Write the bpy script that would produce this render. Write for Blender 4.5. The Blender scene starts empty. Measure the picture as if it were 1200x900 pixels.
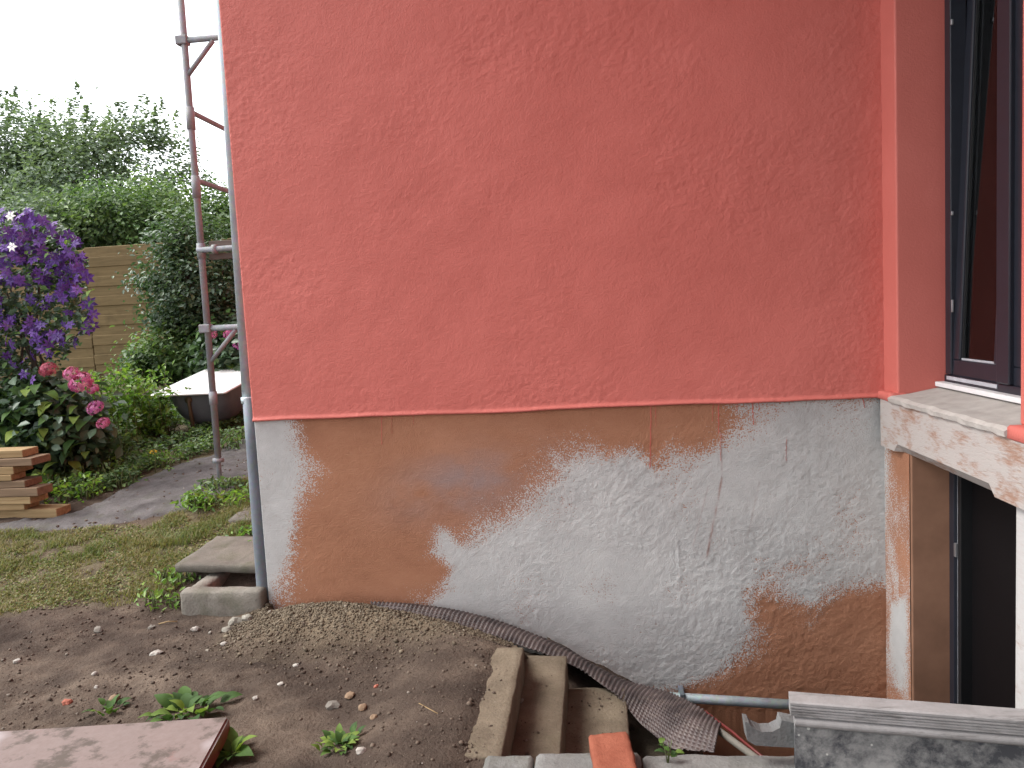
import bpy, bmesh, math, random
import numpy as np
from mathutils import Vector, Matrix, noise as mnoise

random.seed(7)
rng = np.random.default_rng(7)
S = bpy.context.scene
COL = S.collection
rad = math.radians

# ------------------------------------------------------------------ camera
CAM = np.array([0.0, -3.8, 1.38])
YAW, PITCH, ROLL, F = rad(6.045), rad(-4.983), rad(-2.988), 900.0
cam = bpy.data.cameras.new('camera')
cam.sensor_width = 36.0
cam.lens = 36.0 * F / 1200.0
cam.clip_start = 0.05
cam.clip_end = 2000
camo = bpy.data.objects.new('camera', cam)
COL.objects.link(camo)
CM = Matrix.Rotation(YAW, 4, 'Z') @ Matrix.Rotation(math.pi/2 + PITCH, 4, 'X') @ Matrix.Rotation(ROLL, 4, 'Z')
camo.matrix_world = Matrix.Translation(Vector(CAM)) @ CM
S.camera = camo
R3 = np.array(CM.to_3x3())

# ------------------------------------------------------------------ sky, sun, exposure
SUN_AZ, SUN_EL = rad(270), rad(54)            # clockwise from +Y ; soft light from the left and above
w = bpy.data.worlds.new('World'); S.world = w; w.use_nodes = True
nt = w.node_tree; bg = nt.nodes['Background']
sky = nt.nodes.new('ShaderNodeTexSky'); sky.sky_type = 'NISHITA'; sky.sun_disc = False
sky.sun_elevation = SUN_EL; sky.sun_rotation = SUN_AZ
sky.air_density = 1.0; sky.dust_density = 1.5; sky.ozone_density = 1.0
hsv = nt.nodes.new('ShaderNodeHueSaturation'); hsv.inputs['Saturation'].default_value = 0.16
nt.links.new(sky.outputs[0], hsv.inputs['Color']); nt.links.new(hsv.outputs[0], bg.inputs['Color'])
bg.inputs['Strength'].default_value = 0.15
sl = bpy.data.lights.new('sun', 'SUN'); sl.energy = 1.15; sl.angle = rad(30); sl.color = (1, 0.965, 0.92)
so = bpy.data.objects.new('sun', sl); COL.objects.link(so)
sd = Vector((math.sin(SUN_AZ)*math.cos(SUN_EL), math.cos(SUN_AZ)*math.cos(SUN_EL), math.sin(SUN_EL)))
so.rotation_euler = sd.to_track_quat('Z', 'Y').to_euler()
so.location = (-6, -6, 9)
S.view_settings.view_transform = 'Standard'; S.view_settings.look = 'None'
S.view_settings.gamma = 1.0; S.view_settings.use_curve_mapping = False
S.view_settings.exposure = 1.78
S.render.engine = 'CYCLES'
S.cycles.max_bounces = 5; S.cycles.diffuse_bounces = 3; S.cycles.glossy_bounces = 3
S.cycles.transparent_max_bounces = 16

# ------------------------------------------------------------------ pixel -> direction helpers
def ray(px, py): return R3 @ np.array([(px-600)/F, -(py-450)/F, -1.0])
def onX(px, py, X): d = ray(px, py); return CAM + d*(X-CAM[0])/d[0]
def onY(px, py, Y): d = ray(px, py); return CAM + d*(Y-CAM[1])/d[1]
def onZ(px, py, Z): d = ray(px, py); return CAM + d*(Z-CAM[2])/d[2]

# ------------------------------------------------------------------ numpy noise
def _h(ix, iy, s):
    n = (ix.astype(np.int64)*374761393 + iy.astype(np.int64)*668265263 + s*1442695041) & 0xffffffff
    n = ((n ^ (n >> 13)) * 1274126177) & 0xffffffff
    return ((n ^ (n >> 16)) & 0xffff)/65535.0
def vn(x, y, s=0):
    x = np.asarray(x, float); y = np.asarray(y, float)
    ix = np.floor(x); iy = np.floor(y); fx = x-ix; fy = y-iy
    fx = fx*fx*(3-2*fx); fy = fy*fy*(3-2*fy)
    a = _h(ix, iy, s); b = _h(ix+1, iy, s); c = _h(ix, iy+1, s); d = _h(ix+1, iy+1, s)
    return (a*(1-fx)+b*fx)*(1-fy) + (c*(1-fx)+d*fx)*fy
def fbm(x, y, s=0, o=4, g=0.5):
    t = 0; a = 1; n = 0
    for k in range(o):
        t = t + a*(vn(x*2**k, y*2**k, s+k*17)-0.5); n += a; a *= g
    return t/n
def sstep(a, b, x):
    t = np.clip((x-a)/(b-a), 0, 1); return t*t*(3-2*t)

# ------------------------------------------------------------------ scene helpers
def mesh_np(name, V, Fs, smooth=False):
    V = np.asarray(V, np.float32); me = bpy.data.meshes.new(name)
    if isinstance(Fs, np.ndarray):
        n, k = Fs.shape
        me.vertices.add(len(V)); me.vertices.foreach_set('co', V.ravel())
        me.loops.add(n*k); me.loops.foreach_set('vertex_index', Fs.astype(np.int32).ravel())
        me.polygons.add(n)
        me.polygons.foreach_set('loop_start', np.arange(0, n*k, k, dtype=np.int32))
        me.polygons.foreach_set('loop_total', np.full(n, k, np.int32))
        me.update(calc_edges=True)
    else:
        me.from_pydata([tuple(map(float, v)) for v in V], [], Fs)
    if smooth: me.polygons.foreach_set('use_smooth', np.ones(len(me.polygons), bool))
    me.update()
    return me
def mesh_bm(name, bm, smooth=False):
    bmesh.ops.recalc_face_normals(bm, faces=bm.faces)
    me = bpy.data.meshes.new(name); bm.to_mesh(me); bm.free()
    if smooth: me.polygons.foreach_set('use_smooth', np.ones(len(me.polygons), bool))
    return me
def attr(me, name, vals):
    a = me.attributes.new(name, 'FLOAT', 'POINT'); a.data.foreach_set('value', np.asarray(vals, np.float32))
def obj(name, me, m, parent=None, loc=None, rot=None, scale=None, label=None, kind=None):
    o = bpy.data.objects.new(name, me); COL.objects.link(o)
    if m is not None and not me.materials: me.materials.append(m)
    if loc is not None: o.location = tuple(map(float, loc))
    if rot is not None: o.rotation_euler = rot
    if scale is not None: o.scale = scale if hasattr(scale, '__len__') else (scale,)*3
    if parent is not None:
        o.parent = parent
        L = Vector((0, 0, 0)); p = parent
        while p is not None: L += p.location; p = p.parent
        o.location = o.location - L
        if loc is None: pass
    if label: o['label'] = label
    if kind: o['kind'] = kind
    return o
def thing(name, label, cat, loc, group=None):
    o = bpy.data.objects.new(name, None); COL.objects.link(o); o.location = tuple(map(float, loc))
    o.empty_display_size = 0.1
    o['label'] = label; o['category'] = cat
    if group: o['group'] = group
    return o
def tag(o, label, cat, group=None):
    o['label'] = label; o['category'] = cat
    if group: o['group'] = group
    return o
def struct(o): o['kind'] = 'structure'; return o

def box_me(x0, x1, y0, y1, z0, z1, bev=0.0, seg=2, jit=0.0, name='box'):
    bm = bmesh.new(); bmesh.ops.create_cube(bm, size=1)
    for v in bm.verts:
        v.co = Vector(((x0+x1)/2+v.co.x*(x1-x0), (y0+y1)/2+v.co.y*(y1-y0), (z0+z1)/2+v.co.z*(z1-z0)))
        if jit: v.co += Vector((random.uniform(-jit, jit), random.uniform(-jit, jit), random.uniform(-jit, jit)))
    if bev: bmesh.ops.bevel(bm, geom=bm.edges[:], offset=bev, segments=seg, affect='EDGES', profile=0.5)
    return mesh_bm(name, bm)
def rough_box_me(x0, x1, y0, y1, z0, z1, bev=0.01, cut=10, amp=0.006, freq=9, seed=0, name='block', smooth=True):
    bm = bmesh.new(); bmesh.ops.create_cube(bm, size=1)
    for v in bm.verts:
        v.co = Vector(((x0+x1)/2+v.co.x*(x1-x0), (y0+y1)/2+v.co.y*(y1-y0), (z0+z1)/2+v.co.z*(z1-z0)))
    bmesh.ops.bevel(bm, geom=bm.edges[:], offset=bev, segments=1, affect='EDGES')
    mx = max(x1-x0, y1-y0, z1-z0)/cut
    for it in range(5):
        es = [e for e in bm.edges if e.calc_length() > mx*1.4]
        if not es: break
        bmesh.ops.subdivide_edges(bm, edges=es, cuts=1, use_grid_fill=True)
    bmesh.ops.triangulate(bm, faces=[f for f in bm.faces if len(f.verts) > 4])
    bm.normal_update()
    for v in bm.verts:
        n = mnoise.noise(v.co*freq + Vector((seed*3.1, seed*1.7, 0))) + 0.5*mnoise.noise(v.co*freq*2.7 + Vector((seed, 0, 0)))
        v.co += v.normal*n*amp
    return mesh_bm(name, bm, smooth)
def tube_np(pts, r, n=10, caps=True):
    pts = [Vector(p) for p in pts]; V = []; Fs = []
    rs = r if hasattr(r, '__len__') else [r]*len(pts)
    t0 = (pts[1]-pts[0]).normalized(); up = Vector((0, 0, 1)) if abs(t0.z) < 0.9 else Vector((0, 1, 0))
    u = t0.cross(up).normalized()
    for i, p in enumerate(pts):
        t = (pts[min(i+1, len(pts)-1)] - pts[max(i-1, 0)]).normalized()
        u = (u - t*u.dot(t)).normalized(); v = t.cross(u)
        for k in range(n):
            a = 2*math.pi*k/n; V.append(tuple(p + (u*math.cos(a)+v*math.sin(a))*rs[i]))
        if i:
            for k in range(n):
                a = (i-1)*n; Fs.append((a+k, a+(k+1) % n, a+n+(k+1) % n, a+n+k))
    if caps:
        Fs.append(tuple(range(n-1, -1, -1))); Fs.append(tuple(range(len(V)-n, len(V))))
    return V, Fs
def tube_me(pts, r, n=10, smooth=True, name='tube'):
    V, Fs = tube_np(pts, r, n); me = mesh_np(name, V, Fs, smooth); 
    return me
def join_np(parts):
    V = []; Fs = []
    for v, f in parts:
        b = len(V); V += list(v); Fs += [tuple(i+b for i in q) for q in f]
    return V, Fs
def grid_faces(nu, nv):
    i = np.arange(nu-1)[:, None]*nv + np.arange(nv-1)[None, :]
    i = i.ravel(); return np.stack([i, i+nv, i+nv+1, i+1], 1)
def in_poly(x, y, poly):
    x = np.asarray(x); y = np.asarray(y); c = np.zeros(x.shape, bool); n = len(poly); j = n-1
    for i in range(n):
        xi, yi = poly[i]; xj, yj = poly[j]
        m = ((yi > y) != (yj > y)) & (x < (xj-xi)*(y-yi)/((yj-yi) or 1e-12) + xi)
        c ^= m; j = i
    return c
def sdf_poly(x, y, poly):
    x = np.asarray(x, float); y = np.asarray(y, float); d = np.full(x.shape, 1e9)
    for i in range(len(poly)):
        ax, ay = poly[i-1]; bx, by = poly[i]; ex, ey = bx-ax, by-ay
        t = np.clip(((x-ax)*ex+(y-ay)*ey)/(ex*ex+ey*ey+1e-12), 0, 1)
        d = np.minimum(d, np.hypot(x-ax-t*ex, y-ay-t*ey))
    return np.where(in_poly(x, y, poly), d, -d)      # positive inside

# ------------------------------------------------------------------ material helpers
class N:
    def __init__(s, name):
        s.m = bpy.data.materials.new(name); s.m.use_nodes = True
        s.t = s.m.node_tree; s.b = s.t.nodes['Principled BSDF']; s.o = s.t.nodes['Material Output']
        s.tc = s.t.nodes.new('ShaderNodeTexCoord'); s.P = s.tc.outputs['Object']
    def n(s, t, **k):
        q = s.t.nodes.new('ShaderNode'+t)
        for a, b in k.items(): setattr(q, a, b)
        return q
    def L(s, a, b): s.t.links.new(a, b)
    def val(s, inp, v):
        if isinstance(v, bpy.types.NodeSocket): s.L(v, inp)
        else:
            if hasattr(v, '__len__') and len(v) == 3 and len(inp.default_value) == 4: v = tuple(v)+(1,)
            inp.default_value = v
    def noise(s, scale, detail=4, rough=0.55, vec=None, dist=0.0, col=False):
        q = s.n('TexNoise'); q.inputs['Scale'].default_value = scale; q.inputs['Detail'].default_value = detail
        q.inputs['Roughness'].default_value = rough; q.inputs['Distortion'].default_value = dist
        s.L(vec or s.P, q.inputs['Vector']); return q.outputs['Color' if col else 'Fac']
    def vor(s, scale, feature='F1', vec=None, rand=1.0):
        q = s.n('TexVoronoi', feature=feature); q.inputs['Scale'].default_value = scale
        q.inputs['Randomness'].default_value = rand
        s.L(vec or s.P, q.inputs['Vector']); return q
    def scale(s, v, vec=None):
        q = s.n('Mapping'); q.inputs['Scale'].default_value = v; s.L(vec or s.P, q.inputs['Vector']); return q.outputs[0]
    def ramp(s, f, stops, interp='LINEAR'):
        q = s.n('ValToRGB'); r = q.color_ramp; r.interpolation = interp
        while len(r.elements) < len(stops): r.elements.new(0.5)
        for e, (p, c) in zip(r.elements, stops):
            e.position = p; e.color = (c, c, c, 1) if not hasattr(c, '__len__') else tuple(c)+(1,)
        s.L(f, q.inputs[0]); return q.outputs[0]
    def mix(s, f, a, b, mode='MIX'):
        q = s.n('Mix', data_type='RGBA', blend_type=mode); s.val(q.inputs[0], f); s.val(q.inputs[6], a); s.val(q.inputs[7], b)
        return q.outputs[2]
    def math(s, op, a, b=0.0, c=0.0, clamp=False):
        q = s.n('Math', operation=op, use_clamp=clamp); s.val(q.inputs[0], a); s.val(q.inputs[1], b); s.val(q.inputs[2], c); return q.outputs[0]
    def mr(s, v, a, b, c=0.0, d=1.0, smooth=True):
        q = s.n('MapRange'); q.interpolation_type = 'SMOOTHSTEP' if smooth else 'LINEAR'
        s.L(v, q.inputs[0])
        for i, x in enumerate((a, b, c, d)): q.inputs[i+1].default_value = x
        return q.outputs[0]
    def att(s, name): q = s.n('Attribute'); q.attribute_name = name; return q.outputs['Fac']
    def bump(s, h, strength=0.5, dist=0.01, prev=None):
        q = s.n('Bump'); q.inputs['Strength'].default_value = strength; q.inputs['Distance'].default_value = dist
        s.L(h, q.inputs['Height'])
        if prev: s.L(prev, q.inputs['Normal'])
        return q.outputs[0]
    def rand(s): return s.n('ObjectInfo').outputs['Random']
    def sep(s): 
        q = s.n('SeparateXYZ'); s.L(s.P, q.inputs[0]); return q.outputs
    def done(s, col=None, rough=0.8, normal=None, metal=0.0, spec=0.3):
        if col is not None: s.val(s.b.inputs['Base Color'], col)
        s.val(s.b.inputs['Roughness'], rough); s.val(s.b.inputs['Metallic'], metal); s.b.inputs['Specular IOR Level'].default_value = spec
        if normal is not None: s.L(normal, s.b.inputs['Normal'])
        return s.m

RED = (0.515, 0.138, 0.112)
def red_paint(name, rough_amt, baked):
    k = N(name); fine = k.noise(120, 2, 0.6)
    tone = k.att('tone') if baked else k.noise(3, 2)
    c = k.ramp(tone, [(0.0, (0.465, 0.120, 0.096)), (0.5, RED), (1.0, (0.56, 0.158, 0.13))])
    return k.done(c, 0.62, k.bump(fine, rough_amt, 0.012), spec=0.28)
M = {}
M['red'] = red_paint('red_facade_paint', 0.22, True)
M['red_smooth'] = red_paint('red_smooth_paint', 0.16, False)
def m_plinth():
    k = N('plinth_paint'); fine = k.noise(150, 3, 0.65)
    f = k.mr(k.math('ADD', k.att('grey'), k.math('MULTIPLY', k.math('SUBTRACT', fine, 0.5), 3.6)), 0.36, 0.64)
    brown = k.ramp(k.att('brown_tone'), [(0.0, (0.24, 0.108, 0.062)), (0.5, (0.325, 0.152, 0.088)), (1.0, (0.385, 0.188, 0.112))])
    brown = k.mix(k.att('smear'), brown, (0.275, 0.195, 0.18))
    grey = k.ramp(k.att('grey_tone'), [(0.0, (0.30, 0.29, 0.275)), (0.35, (0.40, 0.395, 0.385)), (0.7, (0.46, 0.455, 0.445)), (1.0, (0.52, 0.515, 0.50))])
    c = k.mix(f, brown, grey)
    c = k.mix(k.att('stain'), c, (0.25, 0.115, 0.085))
    return k.done(c, 0.85, k.bump(fine, 0.42, 0.014), spec=0.2)
M['plinth'] = m_plinth()
def m_brushed(name, bias, a=(0.30, 0.185, 0.135), b=(0.40, 0.375, 0.355)):
    """brown primer with a worn brushed grey-white overcoat"""
    k = N(name)
    n = k.noise(9, 3, 0.72, vec=k.scale((1, 0.5, 1.2))); n2 = k.noise(80, 3, 0.7, vec=k.scale((1, 0.3, 1.6)))
    e = k.math('ADD', n, k.math('MULTIPLY', k.math('SUBTRACT', n2, 0.5), 0.55))
    f = k.math('MULTIPLY', k.mr(e, bias, bias+0.30), 0.95)
    c = k.mix(f, a, b)
    c = k.mix(k.math('MULTIPLY', k.ramp(n2, [(0.45, 0), (0.75, 1)]), 0.25), c, (0.40, 0.30, 0.27))
    return k.done(c, 0.85, k.bump(k.math('ADD', n2, f), 0.25, 0.008), spec=0.2)
M['lintel'] = m_brushed('brushed_lintel_paint', 0.27)
M['greypaint'] = m_brushed('grey_wall_paint', 0.10, b=(0.46, 0.455, 0.445))
def m_sill():
    k = N('sill_cement'); n = k.noise(14, 5, 0.65); f = k.noise(160, 3)
    c = k.mix(k.ramp(n, [(0.3, 0), (0.7, 1)]), (0.33, 0.305, 0.28), (0.44, 0.415, 0.385))
    return k.done(c, 0.85, k.bump(f, 0.15, 0.004), spec=0.2)
M['sill'] = m_sill()
def m_flat(name, col, rough=0.5, metal=0.0, spec=0.4, var=0.12, scale=20, bump=0.0):
    k = N(name); n = k.noise(scale, 5, 0.6)
    d = tuple(x*(1-var) for x in col); u = tuple(min(1, x*(1+var)) for x in col)
    c = k.mix(k.ramp(n, [(0.3, 0), (0.7, 1)]), d, u)
    return k.done(c, rough, k.bump(k.noise(scale*4, 3), bump, 0.004) if bump else None, metal, spec)
M['brownwall'] = m_flat('brown_wall_primer', (0.27, 0.142, 0.09), 0.85, var=0.15, scale=6, spec=0.2, bump=0.2)
M['anthracite'] = m_flat('anthracite_frame', (0.016, 0.018, 0.026), 0.32, var=0.1)
M['seal'] = m_flat('rubber_seal', (0.006, 0.006, 0.007), 0.6)
M['bead'] = m_flat('pale_grey_bead', (0.40, 0.41, 0.44), 0.35)
M['whiteplastic'] = m_flat('white_plastic', (0.70, 0.70, 0.70), 0.35, var=0.05)
M['interior'] = m_flat('interior_wall', (0.26, 0.19, 0.16), 0.8, scale=2)
M['curtain'] = m_flat('curtain_cloth', (0.58, 0.53, 0.49), 0.9, scale=6)
M['doorleaf'] = m_flat('dark_door', (0.004, 0.003, 0.0035), 0.6, scale=5, spec=0.15)
M['hardware'] = m_flat('hinge_steel', (0.35, 0.35, 0.36), 0.4, 0.8)
M['drip'] = m_flat('red_drip_paint', (0.46, 0.10, 0.075), 0.5)
def m_glass():
    k = N('window_glass'); g = k.n('BsdfGlossy'); g.inputs['Roughness'].default_value = 0.02
    t = k.n('BsdfTransparent'); t.inputs['Color'].default_value = (0.80, 0.84, 0.83, 1)
    fr = k.n('Fresnel'); fr.inputs['IOR'].default_value = 1.52
    mx = k.n('MixShader'); k.L(k.math('MULTIPLY', fr.outputs[0], 1.0, clamp=True), mx.inputs[0]); k.L(t.outputs[0], mx.inputs[1]); k.L(g.outputs[0], mx.inputs[2])
    k.L(mx.outputs[0], k.o.inputs['Surface']); return k.m
M['glass'] = m_glass()
def m_galv(name, col=(0.15, 0.17, 0.195), rough=0.6, metal=0.2, rust=0.0):
    k = N(name); v = k.vor(55).outputs['Color']; n = k.noise(9, 5, 0.65, vec=k.scale((1, 1, 0.35)))
    c = k.mix(k.ramp(n, [(0.3, 0), (0.7, 1)]), tuple(x*0.75 for x in col), tuple(x*1.15 for x in col))
    c = k.mix(0.08, c, v, 'OVERLAY')
    if rust: c = k.mix(k.math('MULTIPLY', k.ramp(k.noise(22, 5, 0.7), [(0.52, 0), (0.68, 1)]), rust), c, (0.15, 0.105, 0.08))
    return k.done(c, rough, k.bump(k.noise(60, 3), 0.06, 0.003), metal, 0.4)
M['galv'] = m_galv('galvanised_steel')
M['zinc'] = m_galv('zinc_downpipe', (0.40, 0.445, 0.475), 0.5, 0.25)
M['tube'] = m_galv('scaffold_steel', (0.22, 0.23, 0.245), 0.65, 0.1, 0.25)
M['pipe'] = m_galv('spattered_pipe', (0.30, 0.34, 0.36), 0.6, 0.3, 0.2)
def m_concrete(name, a, b, moss=0.0, spots=0.3):
    k = N(name); n = k.noise(6, 6, 0.65); f = k.noise(110, 4, 0.7); v = k.vor(70).outputs['Distance']
    c = k.mix(k.ramp(n, [(0.3, 0), (0.72, 1)]), a, b)
    c = k.mix(k.math('MULTIPLY', k.ramp(f, [(0.5, 0), (0.7, 1)]), spots), c, tuple(x*0.45 for x in a))
    if moss: c = k.mix(k.math('MULTIPLY', k.ramp(k.noise(9, 5), [(0.5, 0), (0.7, 1)]), moss), c, (0.055, 0.06, 0.028))
    return k.done(c, 0.92, k.bump(k.math('ADD', f, k.math('MULTIPLY', v, 0.4)), 0.45, 0.01), spec=0.15)
M['concrete'] = m_concrete('old_concrete', (0.095, 0.086, 0.073), (0.165, 0.15, 0.128), 0.4)
M['rim'] = m_concrete('pale_concrete', (0.13, 0.117, 0.099), (0.24, 0.22, 0.19), 0.35, 0.35)
M['step'] = m_concrete('dusty_step', (0.105, 0.083, 0.060), (0.20, 0.162, 0.117), 0.15)
M['kerb'] = m_concrete('kerb_concrete', (0.115, 0.113, 0.108), (0.20, 0.197, 0.188), 0.3)
M['rubble'] = m_concrete('rubble_concrete', (0.20, 0.185, 0.155), (0.30, 0.28, 0.24))
M['path'] = m_concrete('worn_asphalt', (0.060, 0.055, 0.054), (0.15, 0.14, 0.138), 0.35, 0.6)
def m_soil():
    k = N('garden_soil'); f = k.noise(55, 4, 0.7)
    c = k.ramp(k.att('soil_tone'), [(0.0, (0.040, 0.029, 0.023)), (0.35, (0.068, 0.050, 0.039)), (0.65, (0.108, 0.081, 0.062)), (1.0, (0.175, 0.134, 0.102))])
    c = k.mix(k.math('MULTIPLY', k.ramp(f, [(0.5, 0), (0.72, 1)]), 0.5), c, (0.045, 0.033, 0.026))
    c = k.mix(k.att('gravel'), c, k.mix(f, (0.10, 0.076, 0.052), (0.23, 0.182, 0.125)))
    g = k.mix(k.ramp(f, [(0.38, 0), (0.62, 1)]), (0.105, 0.082, 0.052), (0.15, 0.145, 0.07))
    c = k.mix(k.att('grass'), c, g)
    return k.done(c, 0.95, k.bump(f, 0.8, 0.022), spec=0.12)
M['soil'] = m_soil()
def m_tint(name, stops, rough=0.9, spec=0.15, trans=0.0, bump=0.0, rnd=False):
    """colour picked per piece from a ramp by the stored random number"""
    k = N(name); t = k.rand() if rnd else k.att('tint'); c = k.ramp(t, stops)
    c = k.mix(0.25, c, k.ramp(k.noise(40, 3), [(0.3, 0.25), (0.7, 0.75)]), 'OVERLAY')
    k.done(c, rough, k.bump(k.noise(90, 3), bump, 0.005) if bump else None, spec=spec)
    if trans:
        tr = k.n('BsdfTranslucent'); k.L(k.mix(1.0, c, (1.25, 1.35, 0.7), 'MULTIPLY'), tr.inputs['Color'])
        mx = k.n('MixShader'); mx.inputs[0].default_value = trans
        k.L(k.b.outputs[0], mx.inputs[1]); k.L(tr.outputs[0], mx.inputs[2]); k.L(mx.outputs[0], k.o.inputs['Surface'])
    return k.m
M['gravel'] = m_tint('grit', [(0, (0.075, 0.058, 0.041)), (0.5, (0.13, 0.104, 0.074)), (0.85, (0.18, 0.148, 0.107)), (1, (0.25, 0.222, 0.185))], bump=0.2)
M['clod'] = m_tint('soil_clod', [(0, (0.055, 0.040, 0.031)), (0.6, (0.088, 0.065, 0.050)), (0.94, (0.13, 0.10, 0.077)), (0.985, (0.22, 0.195, 0.165)), (1, (0.32, 0.30, 0.27))], bump=0.3)
M['grass'] = m_tint('short_grass', [(0, (0.26, 0.21, 0.12)), (0.35, (0.19, 0.175, 0.075)), (0.65, (0.135, 0.165, 0.050)), (1, (0.075, 0.125, 0.032))], 0.6, 0.25, 0.3)
M['leaf_mid'] = m_tint('leaf_mid_green', [(0, (0.052, 0.095, 0.040)), (0.5, (0.095, 0.165, 0.060)), (1, (0.17, 0.245, 0.088))], 0.5, 0.35, 0.35)
M['leaf_pale'] = m_tint('leaf_pale_green', [(0, (0.080, 0.118, 0.082)), (0.5, (0.138, 0.19, 0.126)), (1, (0.20, 0.26, 0.16))], 0.55, 0.3, 0.35)
M['leaf_dark'] = m_tint('leaf_dark_green', [(0, (0.038, 0.072, 0.044)), (0.6, (0.070, 0.122, 0.064)), (1, (0.12, 0.18, 0.088))], 0.42, 0.45, 0.3)
M['leaf_fresh'] = m_tint('leaf_fresh_green', [(0, (0.070, 0.15, 0.032)), (0.5, (0.125, 0.235, 0.043)), (1, (0.22, 0.33, 0.062))], 0.45, 0.4, 0.38)
M['leaf_big'] = m_tint('leaf_big', [(0, (0.040, 0.080, 0.026)), (0.6, (0.075, 0.14, 0.034)), (1, (0.18, 0.25, 0.05))], 0.62, 0.15, 0.3, rnd=True)
M['clematis'] = m_tint('violet_petal', [(0, (0.050, 0.018, 0.14)), (0.5, (0.095, 0.032, 0.24)), (1, (0.19, 0.085, 0.36))], 0.55, 0.3, 0.25, rnd=True)
M['whiteflower'] = m_flat('white_petal', (0.72, 0.72, 0.68), 0.6, var=0.05)
M['stamen'] = m_flat('pale_stamen', (0.42, 0.38, 0.22), 0.7)
M['pink'] = m_tint('pink_floret', [(0, (0.38, 0.055, 0.20)), (0.5, (0.52, 0.13, 0.31)), (1, (0.62, 0.28, 0.43))], 0.6, 0.3, 0.3)
M['crimson'] = m_tint('crimson_floret', [(0, (0.20, 0.03, 0.06)), (0.5, (0.32, 0.06, 0.11)), (1, (0.45, 0.12, 0.17))], 0.6, 0.3, 0.3)
M['mauve'] = m_tint('mauve_floret', [(0, (0.28, 0.05, 0.22)), (0.5, (0.45, 0.11, 0.34)), (1, (0.60, 0.26, 0.45))], 0.6, 0.3, 0.3)
M['yellow'] = m_flat('yellow_petal', (0.70, 0.48, 0.03), 0.6)
M['bark'] = m_flat('bark', (0.07, 0.055, 0.042), 0.9, scale=14, var=0.4, bump=0.5)
M['stem'] = m_flat('green_stem', (0.08, 0.10, 0.035), 0.6)
def m_wood(name, a, b, axis=(0.6, 9, 9)):
    k = N(name); r = k.rand(); off = k.n('Combine' + 'XYZ'); k.L(k.math('MULTIPLY', r, 17.0), off.inputs[0]); k.L(k.math('MULTIPLY', r, 31.0), off.inputs[2])
    va = k.n('VectorMath', operation='ADD'); k.L(k.P, va.inputs[0]); k.L(off.outputs[0], va.inputs[1])
    n = k.noise(4, 6, 0.65, vec=k.scale(axis, va.outputs[0]), dist=0.4)
    c = k.mix(k.ramp(n, [(0.28, 0), (0.7, 1)]), a, b)
    c = k.mix(k.math('MULTIPLY', k.math('SUBTRACT', r, 0.5), 0.5, clamp=True), c, tuple(x*0.55 for x in a))
    c = k.mix(k.math('MULTIPLY', k.ramp(k.noise(5, 4), [(0.55, 0), (0.75, 1)]), 0.4), c, tuple(x*0.5 for x in a))
    return k.done(c, 0.8, k.bump(n, 0.3, 0.006), spec=0.2)
M['fence'] = m_wood('fence_board', (0.110, 0.078, 0.036), (0.185, 0.132, 0.064))
M['post'] = m_wood('fence_post', (0.13, 0.088, 0.042), (0.22, 0.155, 0.08), (9, 9, 0.6))
M['timber'] = m_wood('sawn_timber', (0.19, 0.125, 0.06), (0.34, 0.245, 0.13))
M['timber_old'] = m_wood('weathered_timber', (0.11, 0.075, 0.048), (0.22, 0.15, 0.095))
M['deck'] = m_wood('scaffold_deck', (0.09, 0.075, 0.065), (0.17, 0.14, 0.12))
M['enamel'] = m_flat('white_enamel', (0.74, 0.75, 0.74), 0.22, var=0.04, scale=5)
def m_tubshell():
    k = N('tub_shell_paint'); n = k.noise(3.5, 5, 0.6); f = k.noise(40, 4, 0.7)
    c = k.mix(k.ramp(n, [(0.3, 0), (0.7, 1)]), (0.07, 0.077, 0.092), (0.15, 0.158, 0.175))
    c = k.mix(k.math('MULTIPLY', k.ramp(f, [(0.6, 0), (0.75, 1)]), 0.3), c, (0.12, 0.09, 0.07))
    return k.done(c, 0.30, k.bump(f, 0.04, 0.004), spec=0.6)
M['tubshell'] = m_tubshell()
M['rustpipe'] = m_flat('rusty_brass', (0.10, 0.07, 0.04), 0.6, 0.3)
def m_slab():
    k = N('red_painted_slab'); d = k.noise(3.6, 5, 0.65); f = k.noise(45, 5, 0.7); ge = k.n('NewGeometry')
    z = k.n('SeparateXYZ'); k.L(ge.outputs['Normal'], z.inputs[0])
    red = k.mix(k.ramp(k.noise(7, 4), [(0.3, 0), (0.7, 1)]), (0.14, 0.026, 0.021), (0.21, 0.052, 0.042))
    dust = k.mix(f, (0.125, 0.098, 0.087), (0.21, 0.172, 0.158))
    white = k.mix(k.ramp(k.noise(2.3, 3), [(0.5, 0), (0.66, 1)]), dust, (0.36, 0.335, 0.34))
    cov = k.math('MULTIPLY', k.ramp(k.math('ADD', d, k.math('MULTIPLY', k.math('SUBTRACT', f, 0.5), 0.35)), [(0.14, 0), (0.34, 1)]), k.mr(z.outputs[2], 0.6, 0.95))
    c = k.mix(k.math('MULTIPLY', cov, 0.9), red, white)
    c = k.mix(k.math('MULTIPLY', k.ramp(k.noise(6, 5, 0.72), [(0.50, 0), (0.60, 1)]), k.mr(z.outputs[2], 0.6, 0.95)), c, (0.075, 0.056, 0.045))
    return k.done(c, k.mix(cov, (0.35, 0.35, 0.35), (0.8, 0.8, 0.8)), k.bump(f, 0.2, 0.004), spec=0.4)
M['slab'] = m_slab()
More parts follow.
